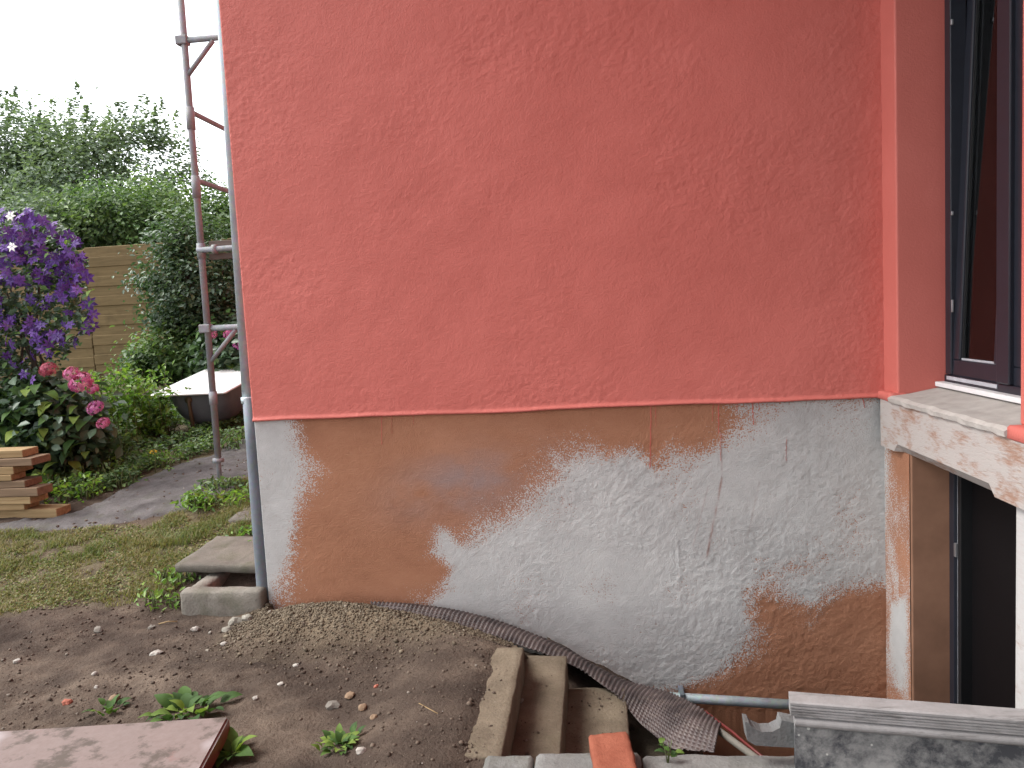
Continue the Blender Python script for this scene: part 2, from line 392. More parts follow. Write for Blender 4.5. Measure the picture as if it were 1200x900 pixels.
def m_brick():
    k = N('orange_brick'); n = k.noise(18, 5, 0.65); f = k.noise(120, 4, 0.7)
    c = k.mix(k.ramp(n, [(0.3, 0), (0.7, 1)]), (0.185, 0.056, 0.034), (0.25, 0.086, 0.053))
    c = k.mix(k.math('MULTIPLY', k.ramp(f, [(0.55, 0), (0.75, 1)]), 0.5), c, (0.19, 0.055, 0.032))
    return k.done(c, 0.92, k.bump(f, 0.5, 0.008), spec=0.12)
M['brick'] = m_brick()
def m_membrane():
    k = N('dimpled_membrane_plastic'); n = k.noise(8, 4)
    c = k.mix(k.ramp(n, [(0.35, 0), (0.7, 1)]), (0.034, 0.025, 0.025), (0.105, 0.080, 0.076))
    c = k.mix(k.math('MULTIPLY', k.ramp(k.noise(26, 5, 0.7), [(0.5, 0), (0.72, 1)]), 0.4), c, (0.17, 0.14, 0.115))
    return k.done(c, 0.5, spec=0.4)
M['membrane'] = m_membrane()
def m_cornice(name, dark):
    k = N(name); n = k.noise(8 if dark else 5.5, 6, 0.75, dist=0.2); f = k.noise(60, 5, 0.7); st = k.noise(30, 5, 0.7, vec=k.scale((0.12, 1, 1)))
    if dark:
        c = k.mix(k.ramp(n, [(0.40, 0), (0.62, 1)]), (0.045, 0.047, 0.052), (0.235, 0.235, 0.228))
        c = k.mix(k.ramp(k.noise(13, 4, 0.6), [(0.58, 0), (0.66, 1)]), c, (0.04, 0.042, 0.05))
        v = k.vor(14); c = k.mix(k.ramp(v.outputs['Distance'], [(0.05, 1), (0.075, 0)]), c, (0.42, 0.42, 0.39))
    else:
        c = k.mix(k.ramp(n, [(0.3, 0), (0.7, 1)]), (0.18, 0.174, 0.17), (0.29, 0.282, 0.28))
        c = k.mix(k.math('MULTIPLY', k.ramp(st, [(0.52, 0), (0.66, 1)]), 0.7), c, (0.075, 0.07, 0.066))
    return k.done(c, 0.7, k.bump(f, 0.2, 0.005), spec=0.25)
M['cornice'] = m_cornice('weathered_white_moulding', False)
M['cornice_panel'] = m_cornice('mottled_grey_panel', True)
M['cornice_end'] = m_concrete('weathered_grey_end', (0.10, 0.10, 0.10), (0.19, 0.188, 0.185), 0.1)
M['cable_red'] = m_flat('red_cable', (0.12, 0.016, 0.014), 0.5)
M['conduit'] = m_flat('grey_conduit', (0.135, 0.125, 0.105), 0.55)
M['roof'] = m_flat('roof_sheet', (0.12, 0.06, 0.045), 0.8)
M['stone_white'] = m_flat('pale_stone', (0.34, 0.315, 0.28), 0.9, bump=0.3)
M['stone_grey'] = m_flat('grey_stone', (0.15, 0.135, 0.115), 0.9, bump=0.3)
M['stone_ochre'] = m_flat('ochre_stone', (0.20, 0.135, 0.085), 0.9, bump=0.3)
M['chip_red'] = m_flat('red_brick_chip', (0.30, 0.10, 0.065), 0.9, bump=0.3)

# ================================================================== TERRAIN
XL, XR = -1.757, 1.372           # main wall corners
KY = -1.455                      # inner face of the stairwell kerb wall
PROF_Y = np.array([-60, -3, -1.4, -0.5, 0.0, 0.4, 1.1, 1.7, 3.1, 6, 9, 14, 60, 2000.])
PROF_Z = np.array([-0.4, -0.09, -0.085, -0.085, -0.05, 0.03, 0.150, 0.235, 0.40, 0.74, 0.98, 1.2, 1.5, 2.0])
RIDGE = np.array([onY(*q) for q in ((318, 716, -0.04), (350, 709, -0.05), (400, 705, -0.06), (436, 709, -0.10), (480, 717, -0.16), (530, 729, -0.20), (580, 746, -0.25), (612, 758, -0.30))])
def smooth_prof(y):
    return (np.interp(y-0.12, PROF_Y, PROF_Z)+np.interp(y, PROF_Y, PROF_Z)*2+np.interp(y+0.12, PROF_Y, PROF_Z))/4
def terrain(x, y):
    x = np.asarray(x, float); y = np.asarray(y, float)
    z = smooth_prof(y)
    near = np.exp(-((x+1)**2+(y+0.5)**2)/40.0)
    z = z - 0.05*np.exp(-((x+1.9)/0.5)**2-((y-0.0)/0.5)**2)
    z = z + near*(0.034*fbm(x*1.4, y*1.4, 3, 4) + 0.036*fbm(x*5, y*5, 5, 4, 0.6) + 0.022*fbm(x*19, y*19, 9, 3, 0.6))
    # gravel heaped against the wall
    m = sstep(-2.05, -1.45, x)*sstep(-0.12, -0.6, x)*np.exp(-((y+0.12)/0.32)**2)
    z = z + m*(0.062+0.022*fbm(x*3, y*3, 21, 3))
    # trench between stair ends and wall, falling towards the cellar
    tr = sstep(-0.75, -0.35, x)*sstep(-0.52, -0.44, y)
    z = z - tr*(0.10+np.clip((x+0.5)*0.55, 0, 1.4))
    s1 = sstep(-1.0, -0.62, x)*sstep(-0.30, -0.40, x)*sstep(KY-0.45, KY-0.1, y)*sstep(-0.30, -0.5, y)
    z = z*(1-s1) + s1*(-0.040+0.022*sstep(-0.43, -0.52, x)+0.014*fbm(x*7, y*7, 25, 4))
    if RIDGE is not None:       # crest of the heap, below the drainage sheet
        yr = np.interp(x, RIDGE[:, 0], RIDGE[:, 1]); zr = np.interp(x, RIDGE[:, 0], RIDGE[:, 2])
        lim = zr - 0.006 + np.where(y < yr, 0.40*(yr-y), -0.9*(y-yr)) + 0.012*fbm(x*9, y*9, 27, 3)
        z = np.where((x > RIDGE[0, 0]) & (x < -0.30) & (y < 0.1) & (y > -0.75), np.minimum(z, lim), z)
    # stairwell pit
    pit = (x > -0.37) & (y > KY-0.06) & (y <= -0.42)
    z = np.where(pit, -1.5, z)
    z = np.where((x > 0.45) & (y > KY-0.06) & (y <= 0.3), -1.5, z)
    z = np.where((x > XL+0.12) & (y > 0.08), np.minimum(z, -1.3), z)       # below the house
    z = np.where((x > XR+0.1), -1.52, z) if False else z
    return z
def onT(px, py):
    d = ray(px, py); t = np.arange(0.5, 14, 0.008)
    Q = CAM[None]+d[None]*t[:, None]; k = np.argmax(Q[:, 2] < terrain(Q[:, 0], Q[:, 1]))
    return Q[k].copy()
def axis(lo, hi, step, far, grow=1.18):
    a = list(np.arange(lo, hi+1e-6, step)); s = step; b = hi
    while b < far: s *= grow; b += s; a.append(b)
    s = step; b = lo
    while b > -far: s *= grow; b -= s; a.insert(0, b)
    return np.array(a)
gx = axis(-4.6, 1.5, 0.022, 400); gy = axis(-2.0, 2.4, 0.022, 700)
GX, GY = np.meshgrid(gx, gy, indexing='ij')
GZ = terrain(GX, GY)
me = mesh_np('ground', np.stack([GX, GY, GZ], -1).reshape(-1, 3), grid_faces(len(gx), len(gy)), True)
grass_poly = [tuple(onT(*q)[:2]) for q in ((-60, 726), (60, 716), (150, 706), (205, 700), (225, 655), (262, 640), (300, 618), (300, 560), (240, 585), (180, 612), (90, 622), (-60, 628))]
sdg = sdf_poly(GX, GY, grass_poly)
gm = sstep(-0.10, 0.16, sdg + 0.25*fbm(GX*5, GY*5, 31, 4))
gm = np.maximum(gm, sstep(1.2, 2.0, GY + 0.25*GX*0)*0.8)
gvm = sstep(-2.0, -1.5, GX)*sstep(-0.25, -0.65, GX)*np.exp(-((GY+0.08)/0.33)**2)
gvm = np.clip(gvm*1.5 + 0.5*fbm(GX*9, GY*9, 41, 4), 0, 1)*(gvm > 0.05)
attr(me, 'soil_tone', np.clip(0.42+1.1*fbm(GX*1.7, GY*2.4, 45, 4)+0.9*fbm(GX*8, GY*11, 46, 4, 0.6), 0, 1).ravel())
gm = gm*np.clip(0.55+1.6*fbm(GX*9, GY*9, 47, 4, 0.6), 0, 1)
attr(me, 'grass', gm.ravel()); attr(me, 'gravel', gvm.ravel())
ground = struct(obj('ground', me, M['soil']))

# worn asphalt garden path, draped on the slope
path_poly = [tuple(onT(*q)[:2]) for q in ((-120, 640), (0, 628), (60, 624), (120, 620), (180, 611), (228, 598), (262, 584), (296, 566), (330, 540), (330, 505), (286, 514), (236, 538), (190, 552), (150, 572), (110, 590), (66, 606), (0, 612), (-120, 618))]
pa = np.array(path_poly); ux = np.arange(pa[:, 0].min(), pa[:, 0].max(), 0.03); uy = np.arange(pa[:, 1].min(), pa[:, 1].max(), 0.03)
PX, PY = np.meshgrid(ux, uy, indexing='ij')
PS = sdf_poly(PX, PY, path_poly) + 0.16*fbm(PX*4, PY*4, 51, 4)
PZ = terrain(PX, PY) + np.where(PS > 0.02, 0.012, -0.012) + 0.006*fbm(PX*7, PY*7, 53, 3)
fc = grid_faces(len(ux), len(uy)); keep = (PS.ravel()[fc] > -0.03).all(1)
me = mesh_np('path', np.stack([PX, PY, PZ], -1).reshape(-1, 3), fc[keep], True)
struct(obj('path', me, M['path']))

# ================================================================== HOUSE
house = thing('house', 'rendered house with fresh red facade above a half-painted grey and brown plinth', 'house', (XL, 0, -0.1))
# --- red facade, displaced render with a rounded lip at its lower edge
ux = np.arange(XL, XR+0.012, 0.0066); uz = np.concatenate([np.arange(0.906, 0.935, 0.004), np.arange(0.938, 3.15, 0.0066), [3.2, 5.5]])
UX, UZ = np.meshgrid(ux, uz, indexing='ij')
patch = sstep(-0.10, 0.14, fbm(UX*1.3, UZ*1.5, 61, 3)); patch = np.maximum(patch, sstep(0.85, 1.25, UX)*0.9)
grain = np.random.default_rng(4).normal(0, 1, UX.shape)
ridge = np.abs(fbm(UX*15, UZ*21, 65, 3, 0.6))
dsp = 0.014 + 0.011*fbm(UX*1.1, UZ*1.1, 63, 3) + (0.32+0.60*patch)*(0.0026*fbm(UX*22, UZ*28, 64, 3, 0.7) + 0.0036*fbm(UX*62, UZ*74, 65, 2, 0.7) - 0.0018*ridge + 0.00030*grain) + 0.0055*fbm(UX*4, UZ*4.6, 67, 3)
dsp = dsp + 0.011*np.exp(-((UZ-0.916)/0.010)**2)*(0.8+0.8*fbm(UX*4, UX*0, 68, 3))
dsp = np.where(UZ < 0.9075, -0.004, dsp)
tone = 0.5 + 1.0*fbm(UX*1.2, UZ*1.2, 161, 4) + 0.5*fbm(UX*9, UZ*9, 162, 3) + 0.05*grain*patch
UZ2 = UZ + np.where(UZ < 0.94, 0.012*fbm(UX*2.2, UX*0+3, 69, 4), 0)
V = np.stack([UX, -dsp, UZ2], -1)
left = V[:1].copy(); left[..., 1] = 0.05
V = np.concatenate([left, V], 0)
def padl(a): return np.concatenate([a[:1], a], 0).ravel()
me = mesh_np('facade', V.reshape(-1, 3), grid_faces(len(ux)+1, len(uz)), True)
attr(me, 'tone', padl(np.clip(tone, 0, 1)))
obj('facade', me, M['red'], house, label='fresh red painted render')
# --- plinth with the half finished overcoat
def paint_attrs(me, A, B, sdv, sm, st, rel, wrap, seed):
    # sdv: metres inside the overcoated area; the roller only caught the raised grains near its edge
    spk = 0.020+0.085*np.clip(vn(A*5, B*5, seed+1)*1.5-0.35, 0, 1)
    f = 0.5 + (sdv + rel*spk*0.45 + 0.03*fbm(A*14, B*14, seed+2, 3))/(0.035+1.7*spk)
    brown = 0.5 + 0.9*fbm(A*1.3, B*3.2, seed+3, 4) + 0.4*fbm(A*9, B*16, seed+4, 3) + 0.08*rel
    grey = 0.62 + 0.8*fbm(A*2.0, B*2.4, seed+5, 4) + 0.45*fbm(A*11, B*13, seed+6, 3, 0.6) + 0.09*rel
    for nm, v in (('grey', f), ('brown_tone', brown), ('grey_tone', grey), ('smear', sm), ('stain', st)): attr(me, nm, wrap(np.clip(v, 0, 1) if nm != 'grey' else np.clip(v, -0.45, 1.45)))
ux = np.arange(XL, XR+0.03, 0.0056); uz = np.concatenate([[-1.5, -1.1, -0.8], np.arange(-0.66, 0.914, 0.0056)])
UX, UZ = np.meshgrid(ux, uz, indexing='ij')
def wp(px, py): p = onY(px, py, 0.0); return (p[0], p[2])
left_grey = [wp(*q) for q in ((285, 480), (340, 480), (352, 520), (364, 548), (356, 590), (352, 620), (342, 655), (330, 690), (322, 715), (325, 760), (290, 760))]
big_grey = [wp(*q) for q in ((1060, 460), (872, 462), (856, 478), (842, 500), (826, 522), (806, 536), (788, 528), (770, 546), (742, 526), (716, 534), (690, 530), (655, 540), (634, 556), (622, 585), (596, 606), (572, 612), (540, 628), (514, 618), (506, 648), (528, 668), (508, 700), (490, 716), (560, 760), (700, 830), (770, 818), (800, 806), (842, 790), (872, 764), (888, 742), (884, 700), (905, 690), (925, 708), (950, 722), (968, 712), (975, 696), (1003, 688), (1060, 682))]
g = np.maximum(sdf_poly(UX, UZ, left_grey), sdf_poly(UX, UZ, big_grey))
# thinly covered, speckled places: (pixel centre, radii in metres, depth)
for px, py, a_, b_, dd in ((565, 640, 0.20, 0.08, 0.034), (545, 694, 0.11, 0.04, 0.040), (840, 505, 0.20, 0.09, 0.055), (880, 488, 0.16, 0.05, 0.035), (930, 665, 0.15, 0.05, 0.040), (890, 655, 0.05, 0.02, 0.04), (965, 652, 0.03, 0.02, 0.05), (900, 720, 0.14, 0.07, 0.04), (950, 715, 0.10, 0.05, 0.04), (1005, 600, 0.05, 0.10, 0.02), (1018, 540, 0.03, 0.06, 0.03), (860, 690, 0.05, 0.05, 0.03), (640, 560, 0.10, 0.06, 0.04), (850, 745, 0.08, 0.06, 0.03), (348, 620, 0.06, 0.25, 0.02)):
    cx, cz = wp(px, py); q = ((UX-cx)/a_)**2+((UZ-cz)/b_)**2; g = np.minimum(g, 0.10)*1.0 - dd*1.5*np.exp(-q) if dd else g
grain = np.random.default_rng(5).normal(0, 1, UX.shape)
rel = 1.5*fbm(UX*34, UZ*40, 76, 2, 0.7) + 2.0*fbm(UX*70, UZ*80, 176, 2, 0.6) + 0.22*grain
ru = sstep(-0.15, 0.22, fbm(UX*2, UZ*2, 73, 3)) * (0.35 + 0.65*sstep(-0.9, 0.3, UX)) + 0.10
lowr = sstep(0.0, 0.5, UX)*sstep(0.55, 0.2, UZ); ru = np.maximum(ru, lowr*1.0); ru = np.maximum(ru, 0.8*sstep(0.1, 0.5, UX)*sstep(0.72, 0.82, UZ))
rgh = 0.0050*fbm(UX*15, UZ*17, 75, 3, 0.6) + 0.0016*rel
dsp = 0.008*fbm(UX*1.5, UZ*1.5, 77, 3) + ru*rgh
dsp += 0.004*np.exp(-((UX-wp(795, 700)[0]+0.03*fbm(UZ*6, UZ*0, 4, 3))/0.009)**2)*sstep(0.28, 0.18, UZ)*sstep(-0.15, 0.0, UZ)*(0.6+1.6*fbm(UX*30, UZ*30, 5, 3))
scx, scz = wp(548, 566); e = ((UX-scx)/0.30)**2+((UZ-scz-0.16*(UX-scx))/0.14)**2
sm = np.exp(-e*0.8)*np.clip(0.85+2.4*fbm(UX*5, UZ*8, 78, 4), 0, 1)
st = np.zeros_like(UX)
for x0, y0, x1, y1, wd, al in ((845, 505, 846, 565, 0.0035, 0.45), (846, 560, 828, 655, 0.0055, 0.75), (830, 570, 812, 640, 0.004, 0.28), (890, 565, 876, 630, 0.004, 0.25), (922, 512, 922, 542, 0.003, 0.35), (922, 580, 923, 606, 0.004, 0.15), (768, 548, 769, 560, 0.004, 0.3)):
    (ax, az), (bx, bz) = wp(x0, y0), wp(x1, y1); ex, ez = bx-ax, bz-az; t = np.clip(((UX-ax)*ex+(UZ-az)*ez)/(ex*ex+ez*ez), 0, 1)
    st = np.maximum(st, al*np.exp(-(np.hypot(UX-ax-t*ex, UZ-az-t*ez)/wd)**2)*np.clip(0.7+1.5*fbm(UX*60, UZ*22, 79, 2), 0, 1))
V = np.stack([UX, -dsp, UZ], -1); left = V[:1].copy(); left[..., 1] = 0.05; V = np.concatenate([left, V], 0)
me = mesh_np('plinth', V.reshape(-1, 3), grid_faces(len(ux)+1, len(uz)), True)
paint_attrs(me, UX, UZ, g, sm, st, rel, padl, 170)
obj('plinth', me, M['plinth'], house, label='plinth half painted grey over brown primer, with red drips')
# --- drips of red paint
for i, (px, y0, y1, wd) in enumerate(((447, 486, 521, 2.4), (459, 486, 508, 1.0), (484, 485, 498, 1.2), (763, 476, 548, 3.0), (768, 476, 500, 1.6), (836, 473, 494, 1.8), (842, 472, 508, 3.2), (845, 508, 540, 1.0), (864, 471, 482, 2.0), (882, 471, 498, 2.6), (889, 470, 480, 2.0), (1012, 468, 478, 2.2), (922, 515, 540, 0.9))):
    a = onY(px, y0, -0.005); b = onY(px + random.uniform(-1, 2), y1, -0.005); n = 24; V = []; Fs = []
    w0 = wd*0.0030
    for k in range(n+1):
        t = k/n; c = a*(1-t)+b*t; ww = w0*(1-0.55*t+0.45*math.exp(-((t-0.97)/0.05)**2))*(0.8+0.4*random.random())*0.5; x = c[0]+0.0010*math.sin(k*0.9+i); yy = -float(dsp[min(len(ux)-1, int((x-ux[0])/0.0056)), min(len(uz)-1, 3+int(max(0, c[2]+0.66)/0.0056))])
        V += [(x-ww, yy+0.001, c[2]), (x, yy-0.0022, c[2]), (x+ww, yy+0.001, c[2])]
        if k: q = 3*k; Fs += [(q-3, q-2, q+1, q), (q-2, q-1, q+2, q+1)]
    obj('paint_drip', mesh_np('drip', V, Fs, True), M['drip'], house)
# --- side wall, wing, roof (bulk of the house)
obj('side_wall', box_me(XL+0.004, XL+0.4, 0.03, 7.0, -1.5, 5.5), M['red_smooth'], house)
obj('rear_wall', box_me(XL+0.4, 4.2, 6.7, 7.0, -1.5, 5.5), M['red_smooth'], house)
obj('wing_outer_wall', box_me(4.2, 4.5, -7.0, 7.0, -1.5, 5.5), M['red_smooth'], house)
obj('roof', box_me(XL-0.12, 4.62, -7.12, 7.12, 5.502, 5.7), M['roof'], house)
obj('inner_wall', box_me(XR+0.02, 4.19, 0.06, 0.30, -1.5, 5.49), M['interior'], house)
obj('room_wall', box_me(3.3, 3.5, -6.9, 0.05, -1.5, 5.48), M['interior'], house)
obj('room_floor', box_me(1.95, 3.29, -6.9, 0.05, 0.3, 0.5), M['interior'], house)
XW = float(onY(1107, 300, -0.172)[0])                                     # window plane
JY, NY = -0.172, -1.172                          # window opening, far and near jamb
DJ, DN = -0.298, -1.158                          # cellar door opening
obj('window_pier', box_me(XR, XW+0.28, JY, 0.03, 0.93, 5.49, 0.009, 3), M['red_smooth'], house, label='smooth red strip beside the window')
obj('window_pier', box_me(XR, XW+0.28, -7.0, NY, 0.945, 5.49, 0.009, 3), M['red_smooth'], house)  # wing wall lengthened out of view to block sky light from the corner
obj('window_header', box_me(XR+0.003, XW+0.28, NY+0.001, JY-0.001, 3.15, 5.48, 0.004), M['red_smooth'], house)
obj('door_pier', box_me(XR+0.006, XW+0.28, DJ, 0.03, -1.5, 0.692, 0.008, 3), M['brownwall'], house, label='brown primed strip beside the cellar door')
obj('door_pier', box_me(XR-0.004, XW+0.28, -7.0, DN, -1.5, 0.694, 0.008, 3), M['greypaint'], house)  # lower wing wall, unseen length added likewise to darken the corner
# outer face of the brown strip, with the brushed grey patch and the grey edge in the corner
uy = np.arange(DJ+0.006, 0.004, 0.0056); uz = np.arange(-0.75, 0.688, 0.0056)
UY, UZ = np.meshgrid(uy, uz, indexing='ij')
def wq(px, py): p = onX(px, py, XR); return (p[1], p[2])
pt = [wq(*q) for q in ((1043, 704), (1052, 700), (1063, 698), (1064, 740), (1063, 780), (1062, 812), (1055, 812), (1046, 798), (1041, 780), (1042, 740))]
edge = [wq(*q) for q in ((1030, 470), (1040.5, 478), (1041, 520), (1041, 570), (1039.5, 600), (1036, 625), (1030, 640))]
g2 = np.maximum(sdf_poly(UY, UZ, pt), sdf_poly(UY, UZ, edge)-0.004)
g2 = np.maximum(g2, -0.012-0.10*np.abs(UZ+0.02)+0.05*vn(UY*12, UZ*5, 7)*(UY > -0.16)) 
rel2 = 2.2*fbm(UY*34, UZ*22, 86, 3, 0.7)+0.25*np.random.default_rng(6).normal(0, 1, UY.shape)
V = np.stack([XR+0.002-0.0016*rel2*0.6-0.004*fbm(UY*4, UZ*4, 87, 2), UY, UZ], -1)
me = mesh_np('door_strip', V.reshape(-1, 3), grid_faces(len(uy), len(uz)), True)
paint_attrs(me, UY*1.0, UZ, g2, UY*0, UY*0, rel2, lambda a: a.ravel(), 270)
obj('door_strip', me, M['plinth'], house, label='brown strip with a brushed grey patch')
# --- lintel block over the cellar door, stop-chamfered, carrying the window sill
LF = XR-0.03
def lintel():
    ys = [-1.30, -1.08, -1.04, -0.245, -0.205, -0.045]; ch = [0, 0, 0.035, 0.035, 0, 0]; V = []; Fs = []
    for y, c in zip(ys, ch):
        V += [(LF, y, 0.905), (LF, y, 0.685+c*1.1), (LF+max(c, 0.0005), y, 0.685), (XW+0.26, y, 0.685), (XW+0.26, y, 0.905)]
    for k in range(len(ys)-1):
        for j in range(5): a = k*5+j; b = k*5+(j+1) % 5; Fs.append((a, b, b+5, a+5))
    Fs += [tuple(range(4, -1, -1)), tuple(range(len(V)-5, len(V)))]
    bm = bmesh.new(); vs = [bm.verts.new(v) for v in V]
    for f in Fs: bm.faces.new([vs[i] for i in f])
    bmesh.ops.remove_doubles(bm, verts=bm.verts, dist=0.0003)
    return mesh_bm('lintel', bm)
obj('lintel', lintel(), M['lintel'], house, label='lintel brushed thinly with grey-white over brown')
def sill_me():
    pr = [(LF-0.012, 0.907), (LF-0.014, 0.925), (LF+0.002, 0.936), (XR+0.05, 0.942), (XW-0.01, 0.968), (XW+0.1, 0.97), (XW+0.1, 0.907)]
    V = []; Fs = []; n = len(pr)
    ys = np.linspace(NY+0.004, JY-0.004, 24)
    for y in ys:
        for j, (x, z) in enumerate(pr):
            d = 0.004*math.sin(y*37+j)*math.sin(y*13) if j < 4 else 0
            V.append((x+d, y, z+0.5*d))
    for k in range(len(ys)-1):
        for j in range(n): a = k*n+j; b = k*n+(j+1) % n; Fs.append((a, b, b+n, a+n))
    Fs += [tuple(range(n-1, -1, -1)), tuple(range(len(V)-n, len(V)))]
    return mesh_np('sill', V, Fs)
obj('window_sill', sill_me(), M['sill'], house, label='pale cement window sill')
# red paint lapping over the lintel ends
for y0, y1, zz in ((JY-0.012, -0.02, 0.905), (-1.36, NY+0.012, 0.90)):
    obj('painted_ledge', rough_box_me(LF-0.006, XR+0.04, y0, y1, zz-0.004, 0.946, 0.008, 10, 0.004, 20, 5), M['red_smooth'], house)
# --- window : fixed frame, tilted sash, mullion, second leaf
win = obj('window', box_me(XW-0.004, XW+0.062, NY+0.03, JY-0.001, 0.972, 1.022, 0.004), M['anthracite'], house, label='anthracite window with one leaf tilted open')
wf = M['anthracite']
obj('frame', box_me(XW, XW+0.066, JY-0.056, JY-0.002, 1.024, 3.14, 0.004), wf, win)
obj('frame', box_me(XW, XW+0.066, NY+0.002, NY+0.056, 1.024, 3.14, 0.004), wf, win)
obj('frame', box_me(XW+0.001, XW+0.066, NY+0.058, JY-0.058, 3.08, 3.14, 0.004), wf, win)
MY = -0.672
obj('mullion', box_me(XW-0.012, XW+0.06, MY-0.055, MY+0.040, 1.024, 3.078, 0.005), wf, win)
obj('weather_bar', box_me(XW-0.045, XW-0.006, NY+0.02, JY-0.003, 0.971, 0.992, 0.003), M['whiteplastic'], win, label='white weather bar under the window')
obj('seal', box_me(XW-0.007, XW-0.001, MY+0.044, JY-0.030, 1.002, 1.018, 0.001), M['bead'], win)
def leaf_sash(y0, y1, tilt, name):
    z0, z1 = 1.020, 3.07
    Mx = Matrix.Translation((XW+0.012, 0, z0)) @ Matrix.Rotation(tilt, 4, 'Y') @ Matrix.Translation((-XW-0.012, 0, -z0))
    def piece(nm, b, m, p):
        me = box_me(*b[:6], b[6]); me.transform(Mx); return obj(nm, me, m, p)
    fw = 0.072; xa, xb = XW+0.006, XW+0.070
    s = piece('sash', (xa, xb, y0, y1, z0, z0+fw, 0.006), wf, win)
    # (deepest level: sub-parts of the window)
    piece('sash_stile', (xa, xb, y0, y0+fw, z0+fw, z1-fw, 0.006), wf, win); piece('sash_stile', (xa, xb, y1-fw, y1, z0+fw, z1-fw, 0.006), wf, win)
    piece('sash_rail', (xa, xb, y0, y1, z1-fw, z1, 0.006), wf, win)
    piece('pane', (xa+0.022, xa+0.028, y0+fw-0.006, y1-fw+0.006, z0+fw-0.006, z1-fw+0.006, 0.0), M['glass'], win)
    piece('glazing_bead', (xa+0.010, xa+0.021, y0+fw, y1-fw, z0+fw, z0+fw+0.009, 0.002), M['bead'], win)
    for yy in (y0+fw, y1-fw-0.006): piece('glazing_gasket', (xa+0.010, xa+0.021, yy, yy+0.006, z0+fw+0.01, z1-fw, 0.001), M['seal'], win)
leaf_sash(MY+0.030, JY-0.040, rad(2.3), 'far')
leaf_sash(NY+0.060, MY-0.045, 0.0, 'near')
for zz, hh in ((1.30, 0.055), (1.72, 0.018), (2.52, 0.024)): obj('fitting', box_me(XW+0.002, XW+0.012, JY-0.062, JY-0.050, zz, zz+hh, 0.003), M['hardware'], win)
def curtain():
    ys = np.linspace(-1.1, -0.2, 90); V = []; 
    for y in ys:
        x = XW+0.24+0.03*math.sin(y*46)+0.012*math.sin(y*101); V += [(x, y, 0.75), (x+0.01*math.sin(y*30), y, 3.2)]
    Fs = [(2*i, 2*i+2, 2*i+3, 2*i+1) for i in range(89)]
    return mesh_np('curtain', V, Fs, True)
tag(obj('curtain', curtain(), M['curtain']), 'pale curtain hanging in the dark behind the tilted window', 'curtain')
# --- cellar door
XD = float(onY(1112, 680, DJ)[0])
dr = obj('cellar_door', box_me(XD+0.05, XD+0.09, DN+0.02, DJ-0.10, -1.42, 0.66, 0.003), M['doorleaf'], house, label='dark cellar door under the lintel')
obj('frame', box_me(XD, XD+0.06, DJ-0.050, DJ-0.002, -1.45, 0.683, 0.004), M['anthracite'], dr)
obj('frame', box_me(XD+0.012, XD+0.06, DJ-0.066, DJ-0.052, -1.45, 0.682, 0.002), M['bead'], dr, label='pale edge strip of the door frame')
obj('frame', box_me(XD+0.006, XD+0.06, DJ-0.098, DJ-0.068, -1.45, 0.681, 0.002), M['seal'], dr)
obj('frame', box_me(XD+0.001, XD+0.062, DN+0.02, DJ-0.10, 0.664, 0.684, 0.002), M['anthracite'], dr)
obj('striker_plate', box_me(XD-0.003, XD+0.012, DJ-0.070, DJ-0.051, 0.24, 0.30, 0.002), M['hardware'], dr)
obj('threshold', box_me(XR+0.02, XD+0.3, DN, DJ, -1.5, -1.44, 0.004), M['kerb'], dr)

# ================================================================== DOWNPIPE + DRAIN BOX + LID
dp = thing('downpipe', 'pale zinc downpipe at the left corner of the red house wall', 'downpipe', onY(309, 690, 0.05))
def dpt(px, py): p = onY(px, py, 0.06); return tuple(p)
top = onY(260, 0, 0.06); bot = onY(291, 470, 0.06); ext = top+(top-bot)*1.1
obj('pipe', tube_me([tuple(ext), tuple(top), tuple(bot)], 0.030, 16), M['zinc'], dp)
low = [tuple(onY(x, y, 0.03)) for x, y in ((292, 466), (296, 520), (302, 600), (309, 690), (310, 700))]
obj('lower_pipe', tube_me(low, [0.034, 0.034, 0.034, 0.036, 0.036], 16), M['galv'], dp)
obj('clamp', tube_me([tuple(onY(291.6, 465, 0.04)), tuple(onY(292.3, 472, 0.04))], 0.041, 16), M['zinc'], dp)
obj('seam', box_me(*[v for v in (top[0]-0.004, top[0]+0.004, 0.025, 0.034, 2.7, 3.0)], 0.001), M['zinc'], dp)
# drain box: four low walls round a cavity
q = onY(213, 722, -0.10)
DX0, DX1 = onY(211, 700, -0.06)[0], XL-0.012; DY0, DY1 = -0.07, 0.50; DZ = float(onY(213, 694, DY0)[2])
db = thing('drain_box', 'open concrete drain box with pale rim at the foot of the downpipe', 'drain', ((DX0+DX1)/2, (DY0+DY1)/2, -0.15))
obj('front_wall', rough_box_me(DX0, DX1, DY0, DY0+0.085, -0.28, DZ, 0.012, 14, 0.006, 14, 1), M['rim'], db)
obj('side_wall', rough_box_me(DX0+0.004, DX0+0.09, DY0+0.086, DY1-0.086, -0.28, DZ-0.006, 0.012, 14, 0.006, 14, 2), M['rim'], db)
obj('side_wall', rough_box_me(DX1-0.05, DX1-0.003, DY0+0.086, DY1-0.086, -0.28, DZ-0.008, 0.010, 14, 0.005, 14, 3), M['rim'], db)
obj('rear_wall', rough_box_me(DX0+0.003, DX1, DY1-0.085, DY1, -0.28, DZ-0.004, 0.012, 14, 0.006, 14, 4), M['concrete'], db)
